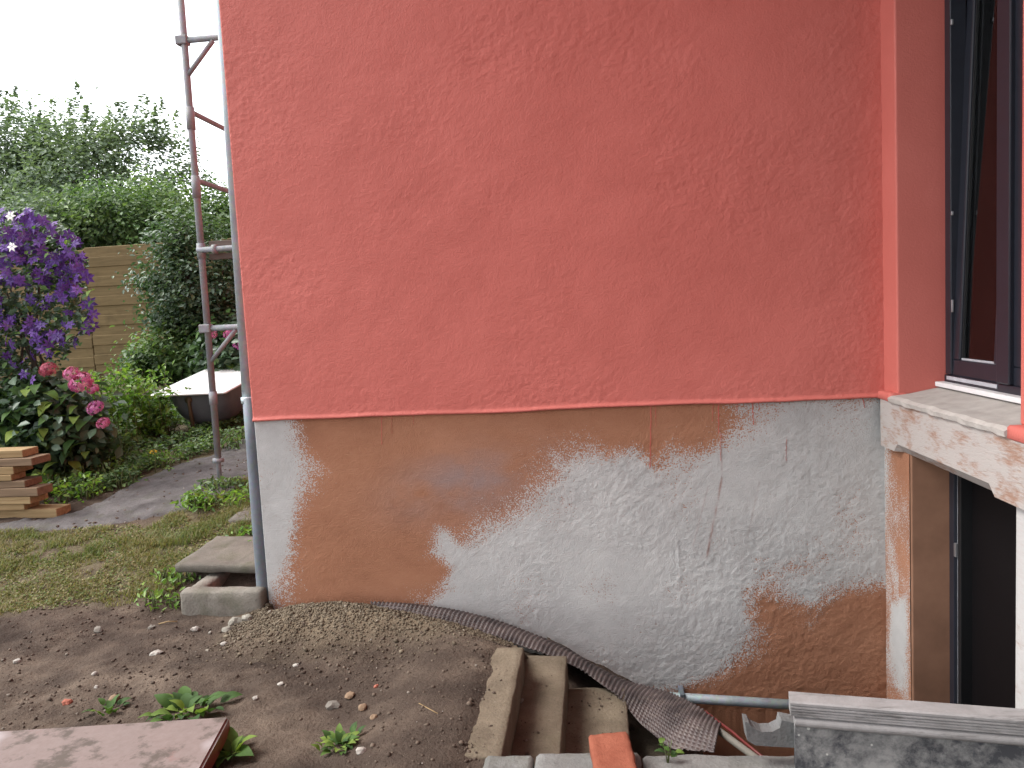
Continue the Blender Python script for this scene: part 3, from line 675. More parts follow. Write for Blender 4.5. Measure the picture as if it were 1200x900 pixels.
# lid pushed back over the box
l0 = onY(203, 668, 0.20); l1 = onY(302, 658, 0.20)
lid = rough_box_me(-0.5*(l1[0]-l0[0]), 0.5*(l1[0]-l0[0])+0.02, 0, 0.46, 0, 0.050, 0.010, 22, 0.005, 11, 8)
lz = DZ+0.008
tag(obj('concrete_lid', lid, M['concrete'], loc=((l0[0]+l1[0])/2, 0.20, lz), rot=(rad(4), rad(0.5), rad(-3))), 'weathered concrete lid slid back off the drain box', 'lid')
p = onT(290, 600)
tag(obj('paving_slab', rough_box_me(-0.13, 0.16, -0.30, 0.30, -0.06, 0.008, 0.012, 18, 0.008, 9, 12), M['concrete'], loc=(p[0]+0.10, p[1]+0.1, float(terrain(p[0], p[1]+0.1))), rot=(rad(7), 0, rad(-4))), 'worn paving slab in the weeds along the house side', 'paving slab')

# ================================================================== STAIRS, KERB, PIPE
st = thing('cellar_steps', 'dusty concrete steps going down along the plinth to the cellar', 'steps', (-0.2, -0.9, -1.5))
edges = [(-0.54, -0.345, -0.035), (-0.345, -0.172, -0.185), (-0.172, 0.087, -0.345), (0.087, 0.32, -0.53), (0.32, 0.55, -0.72), (0.55, 0.78, -0.91), (0.78, 1.0, -1.10), (1.0, 1.2, -1.28)]
for i, (a, b, z) in enumerate(edges):
    obj('step', rough_box_me(a-0.03 if i else a, b, KY+0.004, -0.63 if i == 0 else -0.37-0.01*(i % 2), z-(0.14 if i == 0 else 0.22), z, 0.006, 26, 0.005, 9, 20+i), M['step'], st)
pit = struct(obj('stairwell_floor', rough_box_me(-0.3, XR+0.4, KY, -0.001, -1.62, -1.45, 0.01, 20, 0.004, 5, 3), M['kerb']))
kb = thing('stairwell_kerb', 'low grey concrete kerb wall edging the cellar stairs', 'kerb', (0.4, KY-0.1, -1.5))
kx = [-0.40, -0.235, 0.10, 0.62, 1.36]
for i in range(4):
    obj('kerb_block', rough_box_me(kx[i]+0.003, kx[i+1]-0.003, KY-0.155+random.uniform(-.008, .004), KY+random.uniform(-.006, .002), -0.17, -0.012+random.uniform(-0.008, 0.004), 0.012, 20, 0.006, 9, 30+i), M['kerb'], kb)
obj('retaining_wall', box_me(-0.40, 1.36, KY-0.14, KY-0.012, -1.5, -0.168, 0.004), M['kerb'], kb)
a = onY(770, 815, -0.075); b = onY(935, 822, -0.075)
pp = thing('wall_pipe', 'grey pipe splashed with paint running along the foot of the plinth', 'pipe', a)
a2 = a+(a-b)*0.3; b2 = b+(b-a)*1.5; b2[0] = min(b2[0], XR-0.02)
obj('pipe', tube_me([tuple(a2), tuple(b2)], 0.024, 14), M['pipe'], pp)
for t in (0.25, 0.8):
    c = a2*(1-t)+b2*t; obj('pipe_bracket', box_me(c[0]-0.012, c[0]+0.012, -0.10, 0.0, c[2]-0.03, c[2]+0.03, 0.004), M['galv'], pp)

# ================================================================== DIMPLED MEMBRANE
up = [(436, 708, -0.015), (480, 709, -0.02), (530, 715, -0.025), (580, 727, -0.03), (630, 746, -0.035), (668, 763, -0.04), (695, 781, -0.06), (735, 800, -0.12), (785, 812, -0.28), (815, 826, -0.46), (845, 850, -0.62)]
dn = [(436, 712, -0.10), (480, 719, -0.16), (530, 730, -0.20), (580, 746, -0.25), (630, 764, -0.30), (672, 780, -0.33), (694, 794, -0.38), (722, 815, -0.46), (752, 850, -0.62), (786, 878, -0.82), (838, 882, -0.90)]
UPp = np.array([onY(*q[:2], q[2]) for q in up]); DNp = np.array([onY(*q[:2], q[2]) for q in dn])
def resample(P, n):
    s = np.concatenate([[0], np.cumsum(np.linalg.norm(np.diff(P, axis=0), axis=1))]); s /= s[-1]
    for _ in range(1): pass
    t = np.linspace(0, 1, n); Q = np.stack([np.interp(t, s, P[:, i]) for i in range(3)], 1)
    k = np.hanning(max(5, n//14)); k /= k.sum(); h = len(k)//2
    Qp = np.concatenate([np.repeat(Q[:1], h, 0)+(np.arange(-h, 0)[:, None])*(Q[1]-Q[0]), Q, np.repeat(Q[-1:], h, 0)+(np.arange(1, h+1)[:, None])*(Q[-1]-Q[-2])])
    return np.stack([np.convolve(Qp[:, i], k, 'valid') for i in range(3)], 1)[:n]
nu, nv = 400, 96
A = resample(UPp, nu); B = resample(DNp, nu)
tv = np.linspace(0, 1, nv)[None, :, None]
W = A[:, None]*(1-tv)+B[:, None]*tv
arc = np.sin(np.pi*tv)
W = W + np.array([0, -0.02, 0.035])*arc*np.linspace(0.6, 1.0, nu)[:, None, None]
du = np.gradient(W, axis=0); dv = np.gradient(W, axis=1); nn = np.cross(du, dv); nn /= np.linalg.norm(nn, axis=2, keepdims=True)+1e-9
su = np.concatenate([[0], np.cumsum(np.linalg.norm(np.diff((A+B)/2, axis=0), axis=1))])
wid = np.linalg.norm(A-B, axis=1)
pitch = 0.0225
uu = su[:, None]/pitch; vv = (np.linspace(-0.5, 0.5, nv)[None, :]*wid[:, None])/pitch
bump = np.clip(np.cos(2*np.pi*uu)*0.5+0.5, 0, 1)*np.clip(np.cos(2*np.pi*vv)*0.5+0.5, 0, 1)
bump = sstep(0.15, 0.75, bump)
sgn = 1.0 if nn[nu//2, nv//2] @ (CAM-W[nu//2, nv//2]) > 0 else -1.0
W = W + nn*sgn*(bump*0.0075)[..., None]
W[..., 2] += 0.004*fbm(su[:, None]*6+vv*0, vv*0.4, 88, 3)
obm = obj('drainage_membrane', mesh_np('membrane', W.reshape(-1, 3), grid_faces(nu, nv), True), M['membrane'])
sol = obm.modifiers.new('thickness', 'SOLIDIFY'); sol.thickness = 0.002
tag(obm, 'dark dimpled drainage membrane sagging from the wall over the steps', 'membrane')
a = onY(842, 856, -0.70); b = onY(880, 884, -0.95)
tag(obj('conduit', tube_me([tuple(a+(a-b)*0.8), tuple(a), tuple(b), tuple(b+(b-a)*1.2)], 0.014, 12), M['conduit']), 'pale grey conduit poking out under the membrane end', 'conduit')
a = onY(842, 846, -0.60); b = onY(876, 873, -0.80)
tag(obj('red_cable', tube_me([tuple(a+(a-b)*0.5), tuple(a), tuple((a+b)/2+np.array([0, 0, 0.004])), tuple(b), tuple(b+(b-a)*0.8)], 0.006, 10), M['cable_red']), 'thick red cable beside the pale conduit', 'cable')

# ================================================================== CORNICE MOULDING ON THE KERB
CY = -1.515
c0 = onY(924, 810, CY); c1z = c0[2]
cor = thing('cornice_moulding', 'weathered white ribbed cornice moulding with mottled grey panel standing on the kerb', 'moulding', (c0[0], CY, -0.02))
CR = rad(-9.5)
def cplace(x, v, z):       # x along, v towards the camera side
    return (c0[0]+x*math.cos(CR)+v*math.sin(CR), CY+x*math.sin(CR)-v*math.cos(CR), z)
def extr(profile, x0, x1, name, m, n=2, close=True, smooth=False):
    V = []; Fs = []; k = len(profile)
    for x in np.linspace(x0, x1, n): V += [cplace(x, v, z) for v, z in profile]
    for i in range(n-1):
        for j in range(k): a = i*k+j; b = i*k+(j+1) % k; Fs.append((a, b, b+k, a+k))
    Fs += [tuple(range(k-1, -1, -1)), tuple(range(len(V)-k, len(V)))]
    bm = bmesh.new(); vs = [bm.verts.new(v) for v in V]
    for f in Fs: bm.faces.new([vs[i] for i in f])
    return obj(name, mesh_bm(name, bm, smooth), m, cor)
T = c1z; LEN = 0.80
ribs = [(0, T), (0.058, T), (0.064, T-0.004), (0.064, T-0.010)]
for i in range(4):
    z = T-0.012-i*0.0085; ribs += [(0.060, z), (0.060, z-0.0018), (0.0645-0.001*i, z-0.003), (0.0645-0.001*i, z-0.0075)]
ribs += [(0.052, T-0.048), (0.0, T-0.048)]
extr(ribs, 0, LEN, 'ribbed_board', M['cornice'])
bead = [(0.0, T-0.049), (0.050, T-0.049)] + [(0.050+0.014*math.sin(a), T-0.065+0.0145*math.cos(a)) for a in np.linspace(0.2, math.pi-0.2, 9)] + [(0.048, T-0.083), (0.0, T-0.083)]
extr(bead, 0.012, LEN, 'rounded_bead', M['cornice'])
extr([(0.006, T-0.084), (0.044, T-0.084), (0.046, T-0.088), (0.046, -0.004), (0.006, -0.004)], 0.012, LEN, 'panel', M['cornice_panel'])
def hook():
    o = [(873, 846), (878, 847), (882, 853), (893, 858), (905, 857.5), (914, 853), (916, 844), (926, 846), (944, 850), (944, 877), (905, 875), (885, 873.5), (876, 868)]
    P3 = [onY(px, py, CY-0.02) for px, py in o]; V = [tuple(p) for p in P3]+[(p[0], p[1]+0.05, p[2]) for p in P3]; n = len(o)
    bm = bmesh.new(); vs = [bm.verts.new(v) for v in V]
    bm.faces.new(vs[:n]); bm.faces.new(vs[n:][::-1])
    for i in range(n): bm.faces.new([vs[i], vs[n+i], vs[n+(i+1) % n], vs[(i+1) % n]])
    return mesh_bm('hook', bm)
obj('scooped_end', hook(), M['cornice_end'], cor, label='scooped end piece of the moulding')

# ================================================================== BRICK, RED SLAB
b0 = onZ(715, 900, -0.0)
bk = rough_box_me(-0.062, 0.062, -0.12, 0.12, -0.036, 0.036, 0.007, 16, 0.004, 22, 40)
bz = -0.012+0.036+0.003
tag(obj('brick', bk, M['brick'], loc=(b0[0]+0.012, KY-0.145, bz), rot=(rad(3), rad(-3), rad(6))), 'orange-red brick lying across the grey kerb', 'brick')
SZ = 0.015
r0 = onZ(269, 839, SZ); r1 = onZ(0, 856, SZ); r2 = onZ(236, 900, SZ)
ux_ = (r1-r0); ux_ /= np.linalg.norm(ux_); vx = (r2-r0); vx /= np.linalg.norm(vx)
def slab():
    a = r0; b = r0+ux_*1.25; d = r0+vx*0.62; c = d+ux_*1.25; bm = bmesh.new()
    tp = [bm.verts.new(tuple(p)) for p in (a, b, c, d)]; bt = [bm.verts.new((p[0], p[1], SZ-0.066)) for p in (a, b, c, d)]
    bm.faces.new(tp); bm.faces.new(bt[::-1])
    for i in range(4): bm.faces.new([tp[i], bt[i], bt[(i+1) % 4], tp[(i+1) % 4]])
    bmesh.ops.bevel(bm, geom=bm.edges[:], offset=0.008, segments=3, affect='EDGES')
    return mesh_bm('slab', bm)
tag(obj('stone_slab', slab(), M['slab']), 'red painted stone slab dusted with soil lying on the ground', 'slab')

# ================================================================== SCAFFOLD
SY = 1.70
base = onY(258, 566, SY); PX0, PZ0 = base[0], float(terrain(base[0], SY))+0.02
sc = thing('scaffold', 'rusty grey tube scaffold standing beside the house on a base plate', 'scaffold', (PX0, SY, PZ0-0.02))
topx = onY(212, 0, SY)
def sx(z): return PX0 + (topx[0]-PX0)*(z-PZ0)/(topx[2]-PZ0)
def tb(name, a, b, r=0.0242, m='tube', n=12): return obj(name, tube_me([a, b], r, n), M[m], sc)
def zat(px, py): return onY(px, py, SY)[2]
for yy, hide in ((SY, 0), (SY+2.5, 1)):
    gz = float(terrain(PX0, yy))+0.012
    obj('base_plate', rough_box_me(PX0-0.08, PX0+0.08, yy-0.08, yy+0.08, gz-0.012, gz+0.012, 0.003, 4, 0.001), M['tube'], sc)
    tb('screw_jack', (PX0, yy, gz+0.01), (sx(gz+0.35), yy, gz+0.35), 0.017)
    tb('jack_collar', (sx(gz+0.17), yy, gz+0.155), (sx(gz+0.19), yy, gz+0.185), 0.042)
    tb('standard', (sx(gz+0.19), yy, gz+0.19), (sx(5.2), yy, 5.2))
    tb('standard', (PX0+0.74, yy, float(terrain(PX0+0.74, yy))), (PX0+0.74, yy, 5.2))
    for z in (zat(243, 385), zat(222, 47)):
        tb('transom', (sx(z)-0.04, yy, z), (PX0+0.74, yy, z), 0.022)
        tb('corner_brace', (sx(z-0.23)+0.005, yy-0.004, z-0.25), (sx(z)+0.22, yy-0.004, z-0.02), 0.017)
        obj('coupler', box_me(sx(z)-0.055, sx(z)+0.032, yy-0.034, yy+0.034, z-0.032, z+0.032, 0.008), M['tube'], sc)
    z = zat(240, 293)
    tb('transom', (sx(z)-0.02, yy-0.02, z), (PX0+0.74, yy-0.02, z), 0.021)
    tb('coupler', (sx(z)+0.10, yy-0.02, z), (sx(z)+0.13, yy-0.02, z), 0.034)
for py in (130, 211):
    z = zat(230, py); tb('guard_rail', (sx(z), SY, z), (sx(z), SY+2.5, z), 0.019)
    obj('coupler', tube_me([(sx(z-0.12), SY, z-0.13), (sx(z+0.03), SY, z+0.03)], 0.031, 12), M['tube'], sc)
z = zat(240, 293)
obj('coupler', tube_me([(sx(z-0.10), SY, z-0.06), (sx(z+0.05), SY, z+0.05)], 0.031, 12), M['tube'], sc)
obj('deck_board', box_me(PX0+0.06, PX0+0.36, SY+0.02, SY+2.46, z+0.024, z+0.065, 0.004), M['deck'], sc)
obj('deck_board', box_me(PX0+0.38, PX0+0.70, SY+0.02, SY+2.46, z+0.024, z+0.064, 0.004), M['deck'], sc)
obj('deck_beam', box_me(PX0+0.05, PX0+0.72, SY+0.03, SY+0.07, z-0.07, z-0.026, 0.004), M['deck'], sc)
z = zat(249, 468); obj('coupler', tube_me([(sx(z-0.05), SY, z-0.04), (sx(z+0.04), SY, z+0.06)], 0.030, 12), M['tube'], sc)

# ================================================================== BATHTUB
tl = onY(173, 463, 3.1); tr_ = onY(264, 460, 3.1); TW = tr_[0]-tl[0]; TZ = (tl[2]+tr_[2])/2
TX = (tl[0]+tr_[0])/2; TL = 1.65; TH = 0.40
tub = thing('bathtub', 'old bathtub with flat white top and dark shell standing among weeds', 'bathtub', (TX, 3.1+TL/2, TZ-TH))
tub_rot = Matrix.Translation((TX, 3.1, TZ)) @ Matrix.Rotation(rad(8.5), 4, 'X')
def rrect(hw, y0, y1, r, n=8):
    P = []
    for cx, cy, a0 in ((hw-r, y1-r, 0), (-hw+r, y1-r, 90), (-hw+r, y0+r, 180), (hw-r, y0+r, 270)):
        for k in range(n+1): a = rad(a0+90*k/n); P.append((cx+r*math.cos(a), cy+r*math.sin(a)))
    return P
def loft(rings, cap=True):
    V = []; Fs = []; n = len(rings[0])
    for r in rings: V += r
    for i in range(len(rings)-1):
        for j in range(n): a = i*n+j; b = i*n+(j+1) % n; Fs.append((a, b, b+n, a+n))
    if cap: Fs.append(tuple(range(len(V)-n, len(V))))
    return V, Fs
def ring(hw, y0, y1, r, z): return [(x, y, z) for x, y in rrect(hw, y0, y1, r)]
H = TW/2
SX = 0.045
def ringo(hw, y0, y1, r, z): return [(x+SX, y, z) for x, y in rrect(hw, y0, y1, r)]
shell = [ringo(H-0.085, 0.06, TL-0.05, 0.13, -0.018), ringo(H-0.09, 0.065, TL-0.06, 0.14, -0.10), ringo(H-0.105, 0.08, TL-0.09, 0.16, -0.20), ringo(H-0.13, 0.11, TL-0.13, 0.18, -0.28), ringo(H-0.17, 0.16, TL-0.18, 0.18, -0.34), ringo(H-0.23, 0.23, TL-0.26, 0.14, -0.378), ringo(H-0.30, 0.33, TL-0.4, 0.08, -0.395)]
me = mesh_np('shell', *loft(shell), True); me.transform(tub_rot); obj('shell', me, M['tubshell'], tub, label='dark outer shell of the tub')
rimr = [ring(H-0.06, 0.06, TL-0.06, 0.09, -0.018), ring(H-0.005, 0.005, TL-0.005, 0.03, -0.020), ring(H, 0, TL, 0.03, -0.010), ring(H-0.006, 0.006, TL-0.006, 0.03, 0.0), ring(H-0.05, 0.05, TL-0.05, 0.08, 0.0)]
me = mesh_np('rim', *loft(rimr, False), True); me.transform(tub_rot); obj('rim', me, M['enamel'], tub)
bas = [ring(H-0.05, 0.05, TL-0.05, 0.08, 0.0), ring(H-0.07, 0.07, TL-0.07, 0.08, -0.012), ring(H-0.14, 0.14, TL-0.14, 0.10, -0.016)]
me = mesh_np('basin', *loft(bas), True); me.transform(tub_rot); obj('basin', me, M['enamel'], tub)
me = tube_me([(-0.02, 0.075, -0.06), (-0.02, 0.055, -0.085), (-0.02, 0.055, -0.36), (-0.02, 0.14, -0.40)], 0.018, 10); me.transform(tub_rot); obj('overflow_pipe', me, M['rustpipe'], tub)
me = tube_me([(-0.02, 0.09, -0.075), (-0.02, 0.045, -0.075)], 0.034, 14); me.transform(tub_rot); obj('overflow_cap', me, M['rustpipe'], tub)
for yy in (0.35, 1.25):
    for xx in (-0.16, 0.16):
        a = tub_rot @ Vector((xx, yy, -0.37)); gz = float(terrain(a.x, a.y))
        obj('foot', tube_me([(a.x, a.y, a.z+0.02), (a.x, a.y, min(gz-0.01, a.z-0.02))], 0.025, 10), M['tubshell'], tub)

# ================================================================== TIMBER PILE
WY = 1.08
ends = [(64, 594, 606, 0), (26, 589, 597, 0), (33, 579, 589, 0), (47, 569, 580, 1), (28, 562, 571, 1), (10, 557, 565, 0), (16, 547, 557, 0), (35, 539, 549, 1), (18, 531, 541, 0)]
names = ['lowest, longest and yellowest board of the timber pile', 'short sawn board lying directly on the lowest board of the timber pile', 'third board up in the timber pile', 'brown board in the timber pile with its end jutting past those above', 'fifth board up in the timber pile, brown with a pale end', 'shortest board, in the middle of the timber pile', 'pale board under the top two of the timber pile', 'dark weathered board just beneath the top of the timber pile', 'topmost pale board of the timber pile']
zb = float(terrain(onY(30, 606, WY)[0], WY))
for i, (px, y0, y1, old) in enumerate(ends):
    p0 = onY(px, (y0+y1)/2, WY-0.02*(i % 3)); h = (onY(px, y0, WY)[2]-onY(px, y1, WY)[2])*0.92
    x1 = p0[0]; x0 = x1-random.uniform(1.3, 1.6); yy = WY+random.uniform(-0.03, 0.03)
    zb2 = zb+h
    me = box_me(-(x1-x0), 0, 0, 0.17+random.uniform(-0.03, 0.03), 0, h-0.003, 0.003, 1)
    tag(obj('timber_board', me, M['timber_old' if old else 'timber'], loc=(x1, yy, zb+0.002), rot=(0, rad(random.uniform(-0.3, 0.3)), rad(random.uniform(-2.5, 2.5)))), names[i], 'board', 'boards in the timber pile')
    zb = zb2

# ================================================================== FENCE
FY = 6.3
fz = onY(120, 289, FY)[2]; fxa = onY(-160, 300, FY)[0]; fxb = onY(330, 300, FY)[0]
fg = float(terrain((fxa+fxb)/2, FY))
fence = thing('wooden_fence', 'horizontal board wooden fence behind the garden shrubs', 'fence', ((fxa+fxb)/2, FY, fg))
bh = 0.135; nb = int((fz-fg)/bh)
posts = [fxa, onY(-15, 300, FY)[0], onY(101, 300, FY)[0]-0.02, onY(215, 300, FY)[0], fxb, XL-0.15]
for s in range(5):
    for k in range(nb):
        z1 = fz-k*bh-(0.03 if s == 1 else 0)
        obj('board', box_me(posts[s]+0.004, posts[s+1]-0.004, FY-0.012-0.010*(k % 2)+random.uniform(-.003, .003), FY+0.012-0.010*(k % 2), z1-bh-0.004, z1, 0.006, 1, 0.002), M['fence'], fence)
for x in posts:
    obj('post', box_me(x-0.04, x+0.04, FY+0.022, FY+0.10, fg-0.2, fz-0.01, 0.005), M['post'], fence)

# ================================================================== FOLIAGE
def leaf_cloud(C, size, up=0.5, seed=0, aspect=0.55, fold=0.25, out=None, droop=0.0):
    """one folded leaf (two quads) per centre in C; returns verts, faces"""
    g = np.random.default_rng(seed); n = len(C)
    nrm = g.normal(size=(n, 3)); nrm /= np.linalg.norm(nrm, axis=1, keepdims=True)
    nrm[:, 2] = np.abs(nrm[:, 2])*1.0 + up
    if out is not None: nrm += out*0.7
    nrm /= np.linalg.norm(nrm, axis=1, keepdims=True)
    t = g.normal(size=(n, 3)); t -= (t*nrm).sum(1, keepdims=True)*nrm; t /= np.linalg.norm(t, axis=1, keepdims=True)
    t[:, 2] -= droop; t /= np.linalg.norm(t, axis=1, keepdims=True)
    s = np.cross(nrm, t); s /= np.linalg.norm(s, axis=1, keepdims=True)
    L = (size*g.uniform(0.6, 1.25, n))[:, None]; Wd = L*aspect*0.5
    b = C-t*L*0.5; tip = C+t*L*0.5 - nrm*L*0.10; mid = C - nrm*L*0.0
    l1 = C - t*L*0.08 + s*Wd + nrm*Wd*fold; r1 = C - t*L*0.08 - s*Wd + nrm*Wd*fold
    l2 = C + t*L*0.22 + s*Wd*0.72 + nrm*Wd*fold*0.6; r2 = C + t*L*0.22 - s*Wd*0.72 + nrm*Wd*fold*0.6
    V = np.stack([b, l1, l2, tip, r2, r1], 1).reshape(-1, 3)
    i = np.arange(n)[:, None]*6
    Fq = np.concatenate([i+np.array([[0, 1, 2, 3]]), i+np.array([[0, 3, 4, 5]])], 0)
    return V, Fq
def cloud_obj(name, C, size, m, parent, seed, tint=None, **k):
    V, Fq = leaf_cloud(C, size, seed=seed, **k)
    me = mesh_np(name, V, Fq)
    g = np.random.default_rng(seed+99); tt = g.uniform(0, 1, len(C)) if tint is None else np.clip(tint+g.normal(0, 0.16, len(C)), 0, 1)
    attr(me, 'tint', np.repeat(tt, 6))
    return obj(name, me, m, parent)
def crown_points(g, center, rad3, nclump, per, clump_r, shell=0.55, flat=0.7):
    d = g.normal(size=(nclump, 3)); d /= np.linalg.norm(d, axis=1, keepdims=True)
    r = g.uniform(shell, 1.0, nclump)[:, None]
    cc = center + d*r*rad3
    out = []; nr = []; ids = []
    for k in range(nclump):
        n = int(per*g.uniform(0.6, 1.4)); q = g.normal(size=(n, 3))*np.array([1, 1, flat])*clump_r*g.uniform(0.6, 1.3)
        out.append(cc[k]+q); nr.append(np.repeat(d[k][None], n, 0)); ids.append(np.full(n, k))
    return np.concatenate(out), np.concatenate(nr), cc, np.concatenate(ids)
def tree(name, label, cat, px, py, Y, rx, rz, ry, leafsize, m, seed, nclump=90, per=170, clump=0.32, group=None, shoots=0, trunk=True, extra=None, tint=None):
    g = np.random.default_rng(seed); c = onY(px, py, Y); gz = float(terrain(c[0], Y))
    t = thing(name, label, cat, (c[0], Y, gz), group)
    P, nr, cc, ids = crown_points(g, c, np.array([rx, ry, rz]), nclump, per, clump)
    if shoots:
        for k in range(shoots):
            a = g.uniform(-0.95, 0.95); bx = c[0]+a*rx; zt = c[2]+rz*math.sqrt(max(0.05, 1-a*a))*g.uniform(0.7, 0.95); hh = g.uniform(0.4, 1.0)*rz*0.6; lean = g.normal(0, 0.15)
            n = int(70*hh/0.6); s = g.uniform(0, 1, n)**1.2
            q = np.stack([bx+lean*s*hh, Y+g.normal(0, 0.3)+0*s, zt+s*hh], 1)+g.normal(size=(n, 3))*0.085*(1.15-s)[:, None]
            P = np.concatenate([P, q]); nr = np.concatenate([nr, np.repeat([[0, 0, 1.]], n, 0)]); ids = np.concatenate([ids, np.full(n, nclump+k)])
    ok = P[:, 2] > gz+0.03
    P, nr, ids = P[ok], nr[ok], ids[ok]
    ct = g.uniform(0.15, 0.85, nclump+shoots+1)[ids]
    cloud_obj('crown', P, leafsize, m, t, seed, tint=ct, out=nr)
    parts = []
    if trunk:
        parts.append(tube_np([(c[0], Y, gz-0.1), (c[0]+0.05, Y, (gz+c[2])/2), tuple(c)], [0.05*rz+0.02, 0.04*rz+0.015, 0.015*rz+0.006], 8))
    b0 = Vector((c[0], Y, gz*0.4+c[2]*0.6 if trunk else gz))
    for k in range(0, nclump, 3):
        e = Vector(cc[k]); mid = b0.lerp(e, 0.5)+Vector((0, 0, 0.08*rz)); parts.append(tube_np([b0, mid, e], [0.012*rz+0.006, 0.008*rz+0.004, 0.003], 5))
    V, Fs = join_np(parts); obj('trunk', mesh_np('trunk', V, Fs, True), M['bark'], t)
    return t
tree('broadleaf_tree', 'tall pale green bushy tree with upright shoots behind the fence', 'tree', 120, 235, 10.5, 1.75, 1.55, 1.4, 0.10, M['leaf_pale'], 1, 120, 190, 0.30, shoots=34)
tree('broadleaf_tree', 'wide pale green tree behind the clematis', 'tree', -10, 215, 11.0, 1.9, 1.45, 1.4, 0.10, M['leaf_pale'], 2, 120, 190, 0.30, shoots=26)
tree('broadleaf_tree', 'low dark green tree overhanging the fence top', 'tree', 150, 262, 8.3, 1.5, 0.55, 0.9, 0.085, M['leaf_mid'], 3, 80, 170, 0.22)
tree('broadleaf_tree', 'low light green bush leaning over the fence behind the clematis', 'tree', 45, 268, 8.0, 1.2, 0.5, 0.8, 0.085, M['leaf_pale'], 12, 60, 170, 0.22)
tree('broadleaf_tree', 'fresh green tree rising behind the scaffold deck', 'tree', 262, 300, 8.6, 0.85, 1.05, 0.8, 0.08, M['leaf_mid'], 4, 80, 170, 0.2, shoots=8)
tree('broadleaf_tree', 'pale green tree standing behind the far end of the fence', 'tree', 372, 285, 9.0, 1.0, 1.1, 0.9, 0.09, M['leaf_pale'], 14, 70, 170, 0.24)
tree('garden_shrub', 'rounded green bush behind the scaffold against the fence', 'shrub', 345, 385, 5.7, 0.55, 0.45, 0.4, 0.07, M['leaf_mid'], 15, 50, 110, 0.13, trunk=False)
tree('large_shrub', 'dark glossy shrub beside the fence and scaffold pole', 'shrub', 232, 330, 5.1, 0.62, 0.86, 0.55, 0.065, M['leaf_dark'], 5, 100, 120, 0.13)
tree('garden_shrub', 'leafy green bush between fence and bathtub', 'shrub', 205, 420, 4.9, 0.55, 0.35, 0.4, 0.07, M['leaf_mid'], 6, 50, 110, 0.12, trunk=False)
tree('garden_shrub', 'low leafy bush behind the white bathtub rim', 'shrub', 262, 415, 5.6, 0.7, 0.42, 0.4, 0.07, M['leaf_fresh'], 7, 50, 110, 0.13, trunk=False)
def herb(label, px, py, Y, n, hh, spread, m, seed, leafsize=0.05, group=None):
    g = np.random.default_rng(seed); b = onY(px, py, Y); gz = float(terrain(b[0], Y))
    t = thing('herb_plant', label, 'plant', (b[0], Y, gz), group); parts = []; P = []
    for k in range(n):
        a = g.uniform(0, 2*math.pi); r = spread*math.sqrt(g.uniform(0, 1)); x, y = b[0]+r*math.cos(a), Y+0.6*r*math.sin(a); h = hh*g.uniform(0.55, 1.05)
        lx, ly = 0.18*h*g.normal(), 0.18*h*g.normal()
        z0 = float(terrain(x, y)); parts.append(tube_np([(x, y, z0-0.02), (x+lx*0.4, y+ly*0.4, z0+h*0.5), (x+lx, y+ly, z0+h)], [0.005, 0.004, 0.0015], 5))
        q = g.uniform(0.12, 1, int(38*h/0.5)); P.append(np.stack([x+lx*q**1.3, y+ly*q**1.3, z0+h*q], 1)+g.normal(size=(len(q), 3))*np.array([0.05, 0.05, 0.015])*(1.2-0.6*q)[:, None])
    V, Fs = join_np(parts); obj('stems', mesh_np('stems', V, Fs, True), M['stem'], t, kind='stuff')
    cloud_obj('foliage', np.concatenate(P), leafsize, m, t, seed, up=0.4, aspect=0.42, droop=0.15)
    return t
herb('tall bright green weeds standing in front of the fence', 152, 505, 3.0, 42, 0.72, 0.38, M['leaf_fresh'], 21, 0.07)
herb('bushy weeds left of the bathtub end', 172, 500, 3.25, 34, 0.40, 0.26, M['leaf_mid'], 22, 0.06)
herb('weeds under the dark bathtub shell', 215, 522, 2.75, 20, 0.09, 0.32, M['leaf_dark'], 23, 0.05)
herb('low green weeds between bathtub and house corner', 275, 505, 2.7, 30, 0.16, 0.30, M['leaf_mid'], 24, 0.05)
herb('feathery weeds beside the hydrangea flowers', 128, 525, 2.4, 30, 0.42, 0.25, M['leaf_mid'], 25, 0.055)
herb('yellow-green weeds along the upper path edge', 165, 545, 2.1, 36, 0.15, 0.38, M['leaf_fresh'], 26, 0.04)
herb('low weeds between hydrangea and path', 110, 575, 1.72, 44, 0.17, 0.36, M['leaf_mid'], 27, 0.05)
herb('spreading weeds beside the end of the timber pile', 70, 590, 1.45, 30, 0.18, 0.28, M['leaf_fresh'], 28, 0.05)
herb('clump of weeds around the scaffold base plate', 262, 577, 1.58, 34, 0.09, 0.16, M['leaf_mid'], 29, 0.045)
herb('weeds growing between path and paving slab', 255, 600, 1.25, 36, 0.10, 0.26, M['leaf_fresh'], 30, 0.05)
herb('small weed tuft behind the concrete lid', 292, 630, 0.72, 10, 0.10, 0.07, M['leaf_fresh'], 31, 0.05)
herb('small weed tuft beside the open drain box', 192, 692, 0.02, 20, 0.07, 0.11, M['leaf_fresh'], 32, 0.04)
herb('weeds in front of the concrete lid corner', 205, 668, 0.22, 20, 0.07, 0.10, M['leaf_fresh'], 33, 0.04)
herb('thin grassy tuft in the middle of the path edge', 232, 602, 1.2, 14, 0.14, 0.08, M['leaf_fresh'], 34, 0.05)

